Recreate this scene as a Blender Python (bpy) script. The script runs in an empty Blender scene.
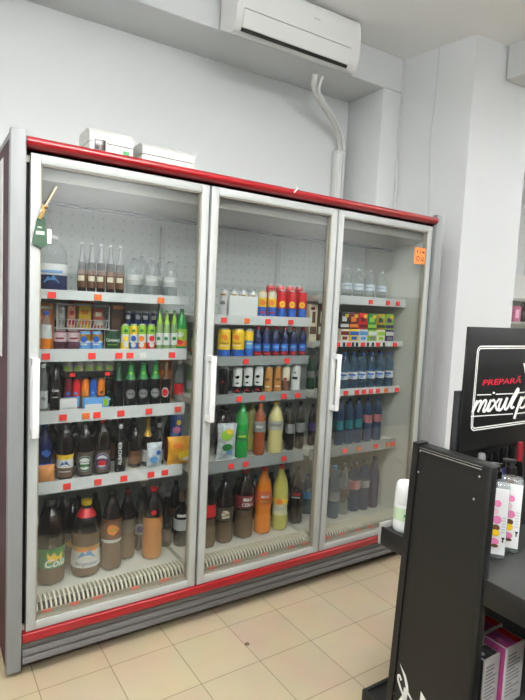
import bpy, bmesh, math, random
from mathutils import Matrix, Vector
random.seed(7)
PI = math.pi
sc = bpy.context.scene
COL = sc.collection

# ------------------------------------------------------------------ camera
FPX = 526.91
CAM = Vector((-0.3801, -2.3274, 1.6342))
ROT = Matrix(((0.8373, 0.0056, -0.5467), (-0.5446, 0.0970, -0.8331), (0.0484, 0.9953, 0.0842)))
cd = bpy.data.cameras.new('camera')
cd.sensor_fit = 'VERTICAL'; cd.sensor_height = 36; cd.lens = FPX / 700 * 36
cd.clip_start = 0.05
cam = bpy.data.objects.new('camera', cd); COL.objects.link(cam)
cam.matrix_world = Matrix.Translation(CAM) @ ROT.to_4x4()
sc.camera = cam

def at(u, v, x=None, y=None, z=None):
    d = ROT @ Vector(((u - 262.5) / FPX, (350 - v) / FPX, -1))
    if x is not None: t = (x - CAM.x) / d.x
    elif y is not None: t = (y - CAM.y) / d.y
    else: t = (z - CAM.z) / d.z
    return CAM + d * t

# ------------------------------------------------------------------ materials
MATS = {}
def mat(name, col, rough=0.5, metal=0.0, emit=None, noise=0.0, nscale=8.0, spec=0.5, coat=0.0, bump=0.0):
    if name in MATS: return MATS[name]
    m = bpy.data.materials.new(name); m.use_nodes = True
    nt = m.node_tree; b = nt.nodes['Principled BSDF']
    b.inputs['Base Color'].default_value = (*col, 1)
    b.inputs['Roughness'].default_value = rough
    b.inputs['Metallic'].default_value = metal
    b.inputs['Specular IOR Level'].default_value = spec
    b.inputs['Coat Weight'].default_value = coat
    if emit:
        b.inputs['Emission Color'].default_value = (*emit[:3], 1)
        b.inputs['Emission Strength'].default_value = emit[3]
    if noise > 0 or bump > 0:
        tc = nt.nodes.new('ShaderNodeTexCoord'); n = nt.nodes.new('ShaderNodeTexNoise')
        n.inputs['Scale'].default_value = nscale; n.inputs['Detail'].default_value = 4
        nt.links.new(tc.outputs['Object'], n.inputs['Vector'])
        if noise > 0:
            r = nt.nodes.new('ShaderNodeValToRGB')
            r.color_ramp.elements[0].position = .35; r.color_ramp.elements[1].position = .65
            r.color_ramp.elements[0].color = (*[c * (1 - noise) for c in col], 1)
            r.color_ramp.elements[1].color = (*[min(1, c * (1 + noise)) for c in col], 1)
            nt.links.new(n.outputs['Fac'], r.inputs['Fac']); nt.links.new(r.outputs['Color'], b.inputs['Base Color'])
        if bump > 0:
            bp = nt.nodes.new('ShaderNodeBump'); bp.inputs['Strength'].default_value = bump
            bp.inputs['Distance'].default_value = .01
            nt.links.new(n.outputs['Fac'], bp.inputs['Height']); nt.links.new(bp.outputs['Normal'], b.inputs['Normal'])
    MATS[name] = m
    return m

def clear(name, col, thru=0.7, body=(.8, .8, .8), ior=1.45, rough=.03):
    """thin transparent plastic or glass: tinted see-through + some body colour + a Fresnel reflection"""
    if name in MATS: return MATS[name]
    m = bpy.data.materials.new(name); m.use_nodes = True
    nt = m.node_tree; N = nt.nodes; L = nt.links
    for n in list(N): N.remove(n)
    out = N.new('ShaderNodeOutputMaterial')
    t = N.new('ShaderNodeBsdfTransparent'); t.inputs[0].default_value = (*col, 1)
    d = N.new('ShaderNodeBsdfDiffuse'); d.inputs[0].default_value = (*body, 1)
    g = N.new('ShaderNodeBsdfGlossy'); g.inputs['Roughness'].default_value = rough
    ge = N.new('ShaderNodeNewGeometry'); dt = N.new('ShaderNodeVectorMath'); dt.operation = 'DOT_PRODUCT'
    L.new(ge.outputs['Incoming'], dt.inputs[0]); L.new(ge.outputs['Normal'], dt.inputs[1])
    f0 = ((ior - 1) / (ior + 1)) ** 2
    prev = dt.outputs['Value']
    for op, v in (('ABSOLUTE', None), ('SUBTRACT', 1.0), ('POWER', 5.0), ('MULTIPLY', 1 - f0), ('ADD', f0)):
        q = N.new('ShaderNodeMath'); q.operation = op
        if op == 'SUBTRACT': q.inputs[0].default_value = v; L.new(prev, q.inputs[1])
        else:
            L.new(prev, q.inputs[0])
            if v is not None: q.inputs[1].default_value = v
        prev = q.outputs[0]
    a = N.new('ShaderNodeMixShader'); a.inputs[0].default_value = 1 - thru
    L.new(t.outputs[0], a.inputs[1]); L.new(d.outputs[0], a.inputs[2])
    b = N.new('ShaderNodeMixShader')
    L.new(prev, b.inputs[0]); L.new(a.outputs[0], b.inputs[1]); L.new(g.outputs[0], b.inputs[2])
    L.new(b.outputs[0], out.inputs[0])
    MATS[name] = m
    return m

def S(r, g, b):                                   # sRGB 0-255 to linear
    return tuple(((c / 255) / 12.92 if c / 255 <= .04045 else ((c / 255 + .055) / 1.055) ** 2.4) for c in (r, g, b))

def floor_mat():
    m = bpy.data.materials.new('beige floor tile'); m.use_nodes = True
    nt = m.node_tree; b = nt.nodes['Principled BSDF']; L = nt.links
    tc = nt.nodes.new('ShaderNodeTexCoord'); mp = nt.nodes.new('ShaderNodeMapping')
    mp.vector_type = 'TEXTURE'
    mp.inputs['Location'].default_value = (0.3296, -0.1383, 0); mp.inputs['Rotation'].default_value = (0, 0, .009)
    br = nt.nodes.new('ShaderNodeTexBrick'); br.offset = 0; br.squash = 1
    br.inputs['Scale'].default_value = 1; br.inputs['Brick Width'].default_value = .3; br.inputs['Row Height'].default_value = .3
    br.inputs['Mortar Size'].default_value = .0022; br.inputs['Mortar Smooth'].default_value = .3; br.inputs['Bias'].default_value = 0
    br.inputs['Color1'].default_value = (*S(178, 162, 134), 1); br.inputs['Color2'].default_value = (*S(173, 157, 131), 1)
    br.inputs['Mortar'].default_value = (*S(120, 106, 84), 1)
    n = nt.nodes.new('ShaderNodeTexNoise'); n.inputs['Scale'].default_value = 5; n.inputs['Detail'].default_value = 6
    mx = nt.nodes.new('ShaderNodeMix'); mx.data_type = 'RGBA'; mx.blend_type = 'MULTIPLY'; mx.inputs[0].default_value = .25
    L.new(tc.outputs['Object'], mp.inputs['Vector']); L.new(mp.outputs[0], br.inputs['Vector'])
    L.new(tc.outputs['Object'], n.inputs['Vector'])
    L.new(br.outputs['Color'], mx.inputs[6]); L.new(n.outputs['Color'], mx.inputs[7])
    L.new(mx.outputs[2], b.inputs['Base Color'])
    bp = nt.nodes.new('ShaderNodeBump'); bp.inputs['Strength'].default_value = .3; bp.inputs['Distance'].default_value = .003; bp.invert = True
    L.new(br.outputs['Fac'], bp.inputs['Height']); L.new(bp.outputs['Normal'], b.inputs['Normal'])
    b.inputs['Roughness'].default_value = .38
    return m

def pegboard_mat():
    m = bpy.data.materials.new('perforated white steel'); m.use_nodes = True
    nt = m.node_tree; b = nt.nodes['Principled BSDF']; L = nt.links
    tc = nt.nodes.new('ShaderNodeTexCoord'); mp = nt.nodes.new('ShaderNodeMapping')
    mp.inputs['Scale'].default_value = (1 / .055, 1, 1 / .055)
    fr = nt.nodes.new('ShaderNodeVectorMath'); fr.operation = 'FRACTION'
    sb = nt.nodes.new('ShaderNodeVectorMath'); sb.operation = 'SUBTRACT'; sb.inputs[1].default_value = (.5, .5, .5)
    ml = nt.nodes.new('ShaderNodeVectorMath'); ml.operation = 'MULTIPLY'; ml.inputs[1].default_value = (1, 0, 1)
    ln = nt.nodes.new('ShaderNodeVectorMath'); ln.operation = 'LENGTH'
    lt = nt.nodes.new('ShaderNodeMath'); lt.operation = 'LESS_THAN'; lt.inputs[1].default_value = .12
    mx = nt.nodes.new('ShaderNodeMix'); mx.data_type = 'RGBA'
    mx.inputs[6].default_value = (*S(196, 202, 200), 1); mx.inputs[7].default_value = (*S(172, 177, 175), 1)
    L.new(tc.outputs['Object'], mp.inputs[0]); L.new(mp.outputs[0], fr.inputs[0]); L.new(fr.outputs[0], sb.inputs[0])
    L.new(sb.outputs[0], ml.inputs[0]); L.new(ml.outputs[0], ln.inputs[0]); L.new(ln.outputs['Value'], lt.inputs[0])
    L.new(lt.outputs[0], mx.inputs[0]); L.new(mx.outputs[2], b.inputs['Base Color'])
    b.inputs['Roughness'].default_value = .45
    return m

WALL = mat('white wall paint', S(210, 212, 212), .75, noise=.015, nscale=2.0, bump=.05)
CEIL = mat('white ceiling paint', S(240, 241, 240), .8, noise=.02, nscale=1.5)
FLOOR = floor_mat()
PEG = pegboard_mat()
ALU = mat('satin aluminium', S(164, 167, 163), .38, .0)
PANELG = mat('grey end panel', S(122, 124, 124), .42)
RED = mat('red enamel', S(140, 11, 22), .3, coat=.3)
MAROON = mat('dark maroon panel', S(58, 14, 26), .55, spec=.2)
BLACKG = mat('black gasket', (.006, .006, .007), .6)
KICK = mat('grey kick plate', S(64, 60, 55), .5, .05)
INNER = mat('white liner', S(214, 214, 202), .4)
CREAM = mat('cream louvre plastic', S(232, 227, 206), .4)
DKGAP = mat('dark opening', S(34, 33, 30), .7)
TAG = mat('red price tag', S(250, 62, 50), .5)
TAGO = mat('orange price tag', S(240, 120, 50), .5)
TAGW = mat('white price tag', S(235, 235, 225), .5)
TAGK = mat('black print', S(25, 25, 25), .5)
RAIL = mat('grey price rail', S(212, 216, 214), .3)
RAILC = mat('darker price rail', S(150, 156, 155), .25)  # darker grey than the other rails
WHITE = mat('white plastic', S(218, 219, 216), .3)
WHITEA = mat('white air conditioner plastic', S(222, 223, 220), .28)
GREYL = mat('light grey plastic', S(186, 188, 186), .4)
BLACKP = mat('black powder coat', S(19, 19, 18), .42)
BLACKS = mat('black board', S(15, 16, 15), .45)
SHELFG = mat('charcoal shelf', S(46, 48, 46), .4)
WHITEI = mat('white lettering', S(238, 238, 232), .5)
REDI = mat('red lettering', S(200, 28, 52), .5)
STEEL = mat('steel', S(190, 190, 188), .25, .9)
GLASS = clear('door glass', (.935, .95, .945), .992, (.62, .66, .65), ior=1.88, rough=.0)

# ------------------------------------------------------------------ mesh builder
class MB:
    def __init__(s): s.v = []; s.f = []; s.m = []; s.sm = []
    def add(s, vs, fs, mi=0, smooth=False, xf=None):
        o = len(s.v)
        s.v += [tuple(xf @ Vector(p)) if xf else tuple(p) for p in vs]
        for f in fs: s.f.append([i + o for i in f]); s.m.append(mi); s.sm.append(smooth)
        return s
    def box(s, a, b, mi=0, bev=0.0, xf=None):
        bm = bmesh.new()
        bmesh.ops.create_cube(bm, size=1)
        for v in bm.verts:
            v.co = Vector([a[i] + (b[i] - a[i]) * (v.co[i] + .5) for i in range(3)])
        if bev > 0:
            bmesh.ops.bevel(bm, geom=bm.edges[:], offset=bev, segments=2, profile=.5, affect='EDGES')
        s.frombm(bm, mi, bev > 0, xf); return s
    def frombm(s, bm, mi=0, smooth=False, xf=None):
        bm.verts.index_update()
        s.add([v.co[:] for v in bm.verts], [[v.index for v in f.verts] for f in bm.faces], mi, smooth, xf)
        bm.free()
    def lathe(s, prof, seg=20, mi=0, c=(0, 0, 0), petal=0.0, close=True, a0=0, a1=2 * PI):
        full = abs(a1 - a0 - 2 * PI) < 1e-6
        n = seg if full else seg + 1
        vs = []; fs = []
        for (r, z) in prof:
            for i in range(n):
                a = a0 + (a1 - a0) * i / seg
                rr = r
                zz = z
                if petal and z < petal: zz = z + petal * .55 * (0.5 + .5 * math.cos(5 * a)) * (1 - z / petal)
                vs.append((c[0] + rr * math.cos(a), c[1] + rr * math.sin(a), c[2] + zz))
        for j in range(len(prof) - 1):
            for i in range(seg):
                k = (i + 1) % n if full else i + 1
                fs.append([j * n + i, j * n + k, (j + 1) * n + k, (j + 1) * n + i])
        if close and full:
            if prof[0][0] > 1e-5: fs.append(list(range(n))[::-1])
            if prof[-1][0] > 1e-5: fs.append([(len(prof) - 1) * n + i for i in range(n)])
        s.add(vs, fs, mi, True); return s
    def tube(s, pts, r, seg=8, mi=0):
        pts = [Vector(p) for p in pts]; vs = []; fs = []
        up = None
        for i, p in enumerate(pts):
            t = (pts[min(i + 1, len(pts) - 1)] - pts[max(i - 1, 0)]).normalized()
            if up is None:
                up = t.orthogonal().normalized()
            else:
                up = (up - t * up.dot(t)).normalized()
            w = t.cross(up)
            for k in range(seg):
                a = 2 * PI * k / seg
                vs.append(p + (up * math.cos(a) + w * math.sin(a)) * r)
        for i in range(len(pts) - 1):
            for k in range(seg):
                q = (k + 1) % seg
                fs.append([i * seg + k, i * seg + q, (i + 1) * seg + q, (i + 1) * seg + k])
        fs.append(list(range(seg))[::-1]); fs.append([(len(pts) - 1) * seg + k for k in range(seg)])
        s.add(vs, fs, mi, True); return s
    def prism(s, poly, x0, x1, mi=0, smooth=False):
        """poly in (y,z), swept along x"""
        n = len(poly)
        vs = [(x0, p[0], p[1]) for p in poly] + [(x1, p[0], p[1]) for p in poly]
        fs = [[i, (i + 1) % n, n + (i + 1) % n, n + i] for i in range(n)]
        s.add(vs, fs, mi, smooth)
        s.add(vs, [list(range(n))[::-1], list(range(n, 2 * n))], mi, False); return s
    def mesh(s, name, mats):
        me = bpy.data.meshes.new(name)
        me.from_pydata(s.v, [], s.f)
        for m in (mats if isinstance(mats, (list, tuple)) else [mats]): me.materials.append(m)
        for p, mi, sm in zip(me.polygons, s.m, s.sm): p.material_index = mi; p.use_smooth = sm
        bm = bmesh.new(); bm.from_mesh(me); bmesh.ops.recalc_face_normals(bm, faces=bm.faces[:]); bm.to_mesh(me); bm.free()
        try: me.set_sharp_from_angle(angle=math.radians(45))
        except Exception: pass
        return me
    def build(s, name, mats, parent=None):
        return link(name, s.mesh(name, mats), parent)

def link(name, me, parent=None):
    o = bpy.data.objects.new(name, me); COL.objects.link(o)
    if parent: o.parent = parent
    return o

def tag(o, label, cat, group=None, kind=None):
    o['label'] = label; o['category'] = cat
    if group: o['group'] = group
    if kind: o['kind'] = kind
    return o

def empty(name, loc, label, cat, group=None, rz=0):
    o = bpy.data.objects.new(name, None); COL.objects.link(o)
    o.location = loc; o.rotation_euler = (0, 0, rz); o.empty_display_size = .05
    return tag(o, label, cat, group)

def copy_tree(o, loc, rz, label, group=None):
    c = o.copy(); COL.objects.link(c); c.location = loc; c.rotation_euler = (0, 0, rz); c['label'] = label
    if group: c['group'] = group
    for ch in list(o.children):
        d = ch.copy(); COL.objects.link(d); d.parent = c
        for g in list(ch.children):
            e = g.copy(); COL.objects.link(e); e.parent = d
    return c

def struct(name, mb, m, label=None):
    o = mb.build(name, m); o['kind'] = 'structure'
    return o

# text as flat meshes, made once
_T = {}
def text_mesh(s, size=1.0, shear=0.0, bold=0.0):
    key = (s, shear, bold)
    if key not in _T:
        cu = bpy.data.curves.new('lettering', 'FONT'); cu.body = s; cu.size = 1; cu.shear = shear; cu.offset = bold
        cu.align_x = 'CENTER'; cu.align_y = 'CENTER'; cu.resolution_u = 3
        o = bpy.data.objects.new('lettering', cu); COL.objects.link(o)
        bpy.context.view_layer.update()
        me = bpy.data.meshes.new_from_object(o.evaluated_get(bpy.context.evaluated_depsgraph_get()))
        _T[key] = ([v.co[:2] for v in me.vertices], [list(p.vertices) for p in me.polygons])
        bpy.data.objects.remove(o); bpy.data.meshes.remove(me); bpy.data.curves.remove(cu)
    vs, fs = _T[key]
    return [(x * size, y * size) for x, y in vs], fs
for a in [('ALBACHER', 0, .02), ('MAX', .2, .02), ('COLA', .2, .02), ('Carlsberg', .3, .01), ('PREPARĂ', .12, .015), ('Bergenbier', .2, .0), ('Cola', .4, .02)]:
    text_mesh(a[0], 1, a[1], a[2])

def wrap(mb, pts, faces, r, z, mi, a0=-PI / 2):
    """flat (x,z) artwork wrapped on a cylinder of radius r about the local z axis, facing local -y"""
    mb.add([(r * math.cos(a0 + x / r), r * math.sin(a0 + x / r), z + y) for x, y in pts], faces, mi)
def disc2(rx, ry, n=20, cx=0, cy=0):
    return [(cx, cy)] + [(cx + rx * math.cos(2 * PI * i / n), cy + ry * math.sin(2 * PI * i / n)) for i in range(n)], [[0, i + 1, (i + 1) % n + 1] for i in range(n)]
def ring2(r0, r1, n=24, sx=1.0):
    p = [(sx * r0 * math.cos(2 * PI * i / n), r0 * math.sin(2 * PI * i / n)) for i in range(n)] + [(sx * r1 * math.cos(2 * PI * i / n), r1 * math.sin(2 * PI * i / n)) for i in range(n)]
    return p, [[i, (i + 1) % n, n + (i + 1) % n, n + i] for i in range(n)]
def ribbon(pts, w, sub=6):
    """smooth stroke through pts as a flat ribbon with round joints (2D)"""
    P = [Vector(p) for p in pts]; out = []
    for i in range(len(P) - 1):
        p0 = P[max(i - 1, 0)]; p1 = P[i]; p2 = P[i + 1]; p3 = P[min(i + 2, len(P) - 1)]
        for k in range(sub):
            t = k / sub
            out.append(.5 * ((2 * p1) + (p2 - p0) * t + (2 * p0 - 5 * p1 + 4 * p2 - p3) * t * t + (3 * p1 - p0 - 3 * p2 + p3) * t ** 3))
    out.append(P[-1])
    vs = []; fs = []
    for i, p in enumerate(out):
        t = (out[min(i + 1, len(out) - 1)] - out[max(i - 1, 0)])
        t = t.normalized() if t.length > 1e-9 else Vector((1, 0))
        n = Vector((-t.y, t.x)) * w / 2
        vs += [tuple(p + n), tuple(p - n)]
        if i: fs.append([2 * i - 2, 2 * i - 1, 2 * i + 1, 2 * i])
    return vs, fs

# ================================================================== ROOM
CZ = 3.585
struct('floor', MB().add([(-2.2, -4.6, 0), (7, -4.6, 0), (7, 2.2, 0), (-2.2, 2.2, 0)], [[0, 1, 2, 3]]), FLOOR)
struct('ceiling', MB().box((-2.3, -4.7, CZ), (7.1, 2.3, CZ + .1)), CEIL)
def turned(o, deg, px, py):
    p = Vector((px, py, 0)); r = Matrix.Rotation(math.radians(deg), 4, 'Z')
    o.rotation_euler.z = math.radians(deg); o.location = p - r @ p
    return o
turned(struct('wall_back', MB().box((-2.2, 1.10, 0), (2.59, 1.20, 3.33)), WALL), -1.6, 2.56, .70)
turned(struct('trim_1', MB().box((-2.2, .70, 3.33), (2.80, 1.24, CZ), 0, .006), WALL), -2, 2.56, .70)        # beam over the niche
turned(struct('trim_2', MB().box((2.59, .70, 0), (2.80, 1.24, 3.33), 0, .008), WALL), -2, 2.56, .70)         # pier at the niche end
def wall_prism(name, pts, z0, z1, m):
    n = len(pts); b = MB()
    b.add([(x, y, z0) for x, y in pts] + [(x, y, z1) for x, y in pts], [[i, (i + 1) % n, n + (i + 1) % n, n + i] for i in range(n)] + [list(range(n))[::-1], list(range(n, 2 * n))])
    return struct(name, b, m)
wall_prism('wall_right', [(2.797, .69), (2.886, .125), (3.479, .053), (3.62, 1.2), (3.62, 2.1), (2.797, 2.1)], 0, CZ, WALL)   # projecting column wall
struct('trim_3', MB().box((3.185, -4.6, 3.34), (3.60, .075, CZ), 0, .006), WALL)      # beam running out towards the shop front
struct('wall_left', MB().box((-2.3, -4.7, 0), (-2.2, 1.35, CZ)), WALL)
struct('wall_front', MB().box((-2.3, -4.7, 0), (7.1, -4.6, CZ)), WALL)
struct('wall_far', MB().box((3.60, 2.1, 0), (7.1, 2.2, CZ)), WALL)
struct('wall_side', MB().box((7.0, -4.6, 0), (7.1, 2.1, CZ)), WALL)
UNSEEN_DARK = mat('dark unseen fixtures', S(30, 27, 25), .6, noise=.5, nscale=6)
struct('unseen_shelving', MB().box((-2.2, -3.35, 0), (6.2, -2.85, 1.85)), UNSEEN_DARK)               # unseen tall dark shelving behind the photographer, put in for its reflection
struct('added_dark_block', MB().box((-1.7, -2.12, 0), (1.0, -1.32, .30)), UNSEEN_DARK)                # invented low dark plinth out of view, darkens reflections in the glass

# ceiling fixtures (outside the picture, hung low so the glow also lights the ceiling)
LAMP = mat('lamp diffuser', (1, 1, 1), .5, emit=(1.0, 1.0, 1.0, 48.0))
def ceiling_lamp(x, y, label, lx=1.2, ly=.32):
    t = empty('ceiling_light', (x, y, CZ), label, 'ceiling light', 'ceiling lights')
    D = .26
    for e in (-1, 1):
        MB().box((e * (lx / 2 + .015) - .015, -ly / 2, -D - .05), (e * (lx / 2 + .015) + .015, ly / 2, -D), 0, .002).build('end_cap', WHITE, t)
        MB().tube([(e * lx * .4, 0, -D - .006), (e * lx * .4, 0, 0)], .004, 6).build('rod', WHITE, t)
    MB().box((-lx / 2, -ly / 2, -D - .045), (lx / 2, ly / 2, -D - .005)).build('diffuser', LAMP, t)
ceiling_lamp(-1.2, -1.9, 'white suspended rectangular light above the aisle, nearest the left wall')
ceiling_lamp(.6, -1.7, 'white suspended rectangular light above the aisle, before the middle glass door')
ceiling_lamp(-.8, -3.95, 'added white suspended light brightening the reflected front wall, on the left')  # added to brighten the front wall mirrored in the upper glass
ceiling_lamp(1.6, -4.0, 'added white suspended light brightening the reflected front wall, in the middle')  # second added light for the mirrored front wall
ceiling_lamp(5.2, -3.3, 'added white suspended light brightening the side wall, near the shop front')  # added so the side wall reflects brighter in the right door
ceiling_lamp(5.2, -.6, 'white suspended rectangular light beyond the column, over the far shelves')

# ================================================================== FRIDGE
W = .80; G = .0131; ZT = 2.197; ZB = .184; ST = .038
D0 = [0, W + G, 2 * (W + G)]
XR = 3 * W + 2 * G                                  # 2.426
fr = empty('display_fridge', (1.21, .35, 0), 'long red and grey upright drinks fridge with three glass doors', 'fridge')
OFF = Vector((1.21, .35, 0))
def fpart(mb, name, m, parent=None):
    """a part of the fridge built in world coordinates"""
    p = parent or fr
    o = mb.build(name, m, p)
    if p is fr: o.location = -OFF
    return o
# end panels
for xa, xb in ((-.078, -.019), (XR + .012, XR + .085)):
    e = fpart(MB().box((xa, -.018, .024), (xb, .02, 2.275), 0, .004), 'end_panel', PANELG)
    s = fpart(MB().box((xa + .002, .02, .03), (xb, .68, 2.24), 0), 'side_cladding', MAROON, e)
    fpart(MB().box((xa, .02, 2.24), (xb, .68, 2.262)).box((xa, .66, .03), (xb, .684, 2.24)), 'edge_strip', PANELG, e)
    if xa < 0:
        fpart(MB().box((xa - .001, .19, 1.36), (xa + .003, .64, 2.2)), 'white_sheet', WHITE, e)['label'] = 'white sheet on the dark side'
# carcass
fpart(MB().box((-.019, .60, .14), (XR + .012, .68, 2.2)), 'back_panel', PEG)
fpart(MB().box((-.019, .03, 2.165), (XR + .012, .68, 2.235)), 'top_panel', INNER)
for xa, xb in ((-.019, .012), (XR - .014, XR + .012)):
    fpart(MB().box((xa, .06, .14), (xb, .60, 2.165)), 'inner_wall', INNER)
fpart(MB().box((-.019, .03, .14), (XR + .012, .60, .20)), 'bottom_panel', INNER)
# black frame that the doors close against
g = MB()
g.box((-.019, .045, .17), (.012, .06, 2.213)).box((XR - .014, .045, .17), (XR + .012, .06, 2.213))
g.box((-.019, .03, 2.19), (XR + .012, .06, 2.214)).box((.0, .046, .14), (XR, .06, .186))
for d in (1, 2):
    g.box((D0[d] - G / 2 - .022, .046, .18), (D0[d] - G / 2 + .022, .075, 2.19))
fpart(g, 'door_surround', BLACKG)
# canopy with air outlet
c = MB()
c.prism([(.06, 2.165), (.06, 2.11), (.12, 2.09), (.30, 2.085), (.34, 2.06), (.36, 2.06), (.40, 2.10), (.60, 2.12), (.60, 2.165)], .012, XR - .014)
fpart(c, 'canopy', mat('beige canopy', S(150, 146, 134), .5))
fpart(MB().box((.02, .305, 2.055), (XR - .02, .338, 2.064)), 'air_outlet', DKGAP)
# top bar, lower strip, kick plate, feet
b = MB(); b.prism([(.03, 2.213)] + [(.0 - .032 * math.sin(PI * k / 12), 2.2345 - .0225 * math.cos(PI * k / 12)) for k in range(13)] + [(.03, 2.257)], -.019, XR + .012, 0, True)
fpart(b, 'top_bar', RED)
fpart(MB().box((-.016, -.012, .14), (XR + .012, .03, .181), 0, .004), 'lower_bumper', RED)
k = MB()
prof = [(.03, .14), (-.012, .1395), (-.018, .122), (-.010, .117), (-.018, .111), (-.028, .094), (-.020, .089), (-.028, .083), (-.038, .066), (-.030, .058), (.05, .058), (.05, .14)]
k.prism(prof, -.016, XR + .012)
fpart(k, 'kick_plate', KICK)
fpart(MB().box((.0, .07, .03), (XR, .62, .14)), 'shade_block', BLACKG)  # added dark block, cuts the light under the fridge
for fx in (.06, .22, 1.2, 2.3):
    for fy in (.10, .6):
        fpart(MB().lathe([(.022, 0), (.022, .012), (.012, .014), (.012, .14)], 12, 0, (fx, fy, 0)), 'foot', BLACKP)
# doors
for d in range(3):
    x0 = D0[d]; x1 = x0 + W
    m = MB()
    for a, bb in (((x0, ZB), (x0 + ST, ZT)), ((x1 - ST, ZB), (x1, ZT)), ((x0 + ST, ZT - ST), (x1 - ST, ZT)), ((x0 + ST, ZB), (x1 - ST, ZB + ST))):
        m.box((a[0], 0, a[1]), (bb[0], .044, bb[1]), 0, .0025)
    door = fpart(m, 'door', ALU)
    bd = MB(); i = .0
    for a, bb in (((x0 + ST, ZB + ST), (x0 + ST + .006, ZT - ST)), ((x1 - ST - .006, ZB + ST), (x1 - ST, ZT - ST)),
                  ((x0 + ST, ZT - ST - .006), (x1 - ST, ZT - ST)), ((x0 + ST, ZB + ST), (x1 - ST, ZB + ST + .006))):
        bd.box((a[0], .006, a[1]), (bb[0], .034, bb[1]))
    fpart(bd, 'glazing_bead', mat('pale bead', S(134, 129, 114), .4), door)
    fpart(MB().box((x0 + ST + .004, .012, ZB + ST + .004), (x1 - ST - .004, .028, ZT - ST - .004)), 'glass_pane', GLASS, door)
    h = MB(); xc = x0 + .020
    h.box((xc - .014, -.056, 1.045), (xc + .014, -.044, 1.375), 0, .003)
    h.box((xc - .0135, -.0445, 1.347), (xc + .0135, .001, 1.374)).box((xc - .0135, -.0445, 1.046), (xc + .0135, .001, 1.073))
    h.box((xc - .013, -.006, 1.0735), (xc + .012, .001, 1.3465), 0, .001)
    fpart(h, 'handle', WHITE, door)
# shelves
YS = .17
ST_Z = [[1.66, 1.392, 1.109, .778], [1.575, 1.348, 1.138, .765], [1.722, 1.436, 1.128, .760]]
SB_Z = [[1.617, 1.335, 1.050, .722], [1.522, 1.296, 1.085, .700], [1.667, 1.400, 1.084, .692]]
BX = [(.02, .787), (.83, 1.592), (1.646, 2.404)]
TAGU = [[[(52, 0), (98, 1), (161, 1)], [(46, 0), (92, 0), (119, 0), (130, 0), (143, 2), (172, 0)], [(63, 0), (86, 1), (97, 0), (121, 0), (149, 0), (178, 0)], [(67, 0), (98, 0), (124, 0), (151, 0), (165, 0)]],
        [[(224, 0), (247, 1), (268, 0), (291, 0)], [(246, 0), (287, 0)], [(239, 0), (262, 0), (284, 0), (298, 0)], [(231, 0), (246, 0), (284, 0)]],
        [[(371, 0), (388, 0), (398, 0)], [(338, 0), (344, 3), (349, 0), (353, 3), (357, 3), (363, 0), (368, 3), (373, 3), (378, 0), (384, 3), (389, 2), (395, 0)], [(346, 0), (357, 0), (364, 0), (371, 0), (378, 0), (386, 1), (397, 0)], [(345, 0), (359, 1), (376, 0), (388, 1), (393, 0)]]]
RAILD = [[RAIL, RAIL, RAIL, RAIL], [RAIL, RAILC, RAILC, RAILC], [RAIL, RAIL, RAIL, RAILC]]
def SZ(bay, s): return ST_Z[bay][s] - .012 if s < 4 else .238
for bay in range(3):
    xa, xb = BX[bay]
    for s in range(4):
        z1, z0 = ST_Z[bay][s], SB_Z[bay][s]; zs = SZ(bay, s)
        sh = fpart(MB().box((xa, YS + .006, zs - .022), (xb, .598, zs)).box((xa, YS + .02, zs - .035), (xa + .012, .598, zs - .02)).box((xb - .012, YS + .02, zs - .035), (xb, .598, zs - .02)), 'shelf', INNER)
        rl = MB(); rl.prism([(YS - .004, z0), (YS + .004, z0), (YS + .007, z1), (YS - .001, z1)], xa, xb)
        fpart(rl, 'price_rail', RAILD[bay][s], sh)
        for u, kind in TAGU[bay][s]:
            zm = (z0 + z1) / 2 - .004
            p = at(u, 300, y=YS - .006)
            # refine v so the tag sits on the rail: x depends weakly on v through the roll
            for _ in range(4):
                q = ROT.transposed() @ (Vector((p.x, YS - .006, zm)) - CAM)
                v = 350 - FPX * q.y / -q.z; p = at(u, v, y=YS - .006)
            hw = .017 if kind != 3 else .008
            hh = min(.014, (z1 - z0) * .36)
            fpart(MB().box((p.x - hw, YS - .0085, zm - hh), (p.x + hw, YS - .0035, zm + hh)), 'price_tag', [TAG, TAGO, TAGW, TAGK][kind], sh)
    # bottom deck and air intake louvres
    dk = fpart(MB().box((xa - .01, .165, .20), (xb + .01, .60, .236)), 'base_deck', INNER)
    lv = MB(); n = 38
    for i in range(n + 1):
        xx = xa - .004 + (xb - xa + .008) * i / n
        pts = [(.062, .224), (.066, .242), (.080, .255), (.105, .262), (.135, .262), (.168, .252)]
        low = [(a, b2 - .014) for a, b2 in pts][::-1]
        lv.prism(pts + low, xx - .0036, xx + .0036)
    fpart(lv, 'air_intake_louvre', CREAM, dk)
    fpart(MB().box((xa - .01, .064, .202), (xb + .01, .164, .212)), 'air_intake', DKGAP, dk)
    lg = fpart(MB().prism([(.05, .186), (.062, .186), (.064, .230), (.056, .230)], xa - .01, xb + .01), 'front_ledge', mat('beige ledge', S(150, 141, 120), .5), dk)
    for u in ([47, 75, 98, 135, 165], [213, 238, 265, 292, 306], [329, 343, 360, 372])[bay]:
        p = at(u, 580 - (u - 100) * .3, y=.056)
        fpart(MB().box((p.x - .022, .0505, .210), (p.x + .022, .0550, .234), 0, xf=None), 'price_tag', mat('faded pink price tag', S(226, 110, 92), .5), dk)
# back uprights between bays
for d in (1, 2):
    xm = D0[d] - G / 2
    fpart(MB().box((xm - .012, .57, .236), (xm + .012, .60, 2.05)), 'upright', GREYL)

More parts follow.
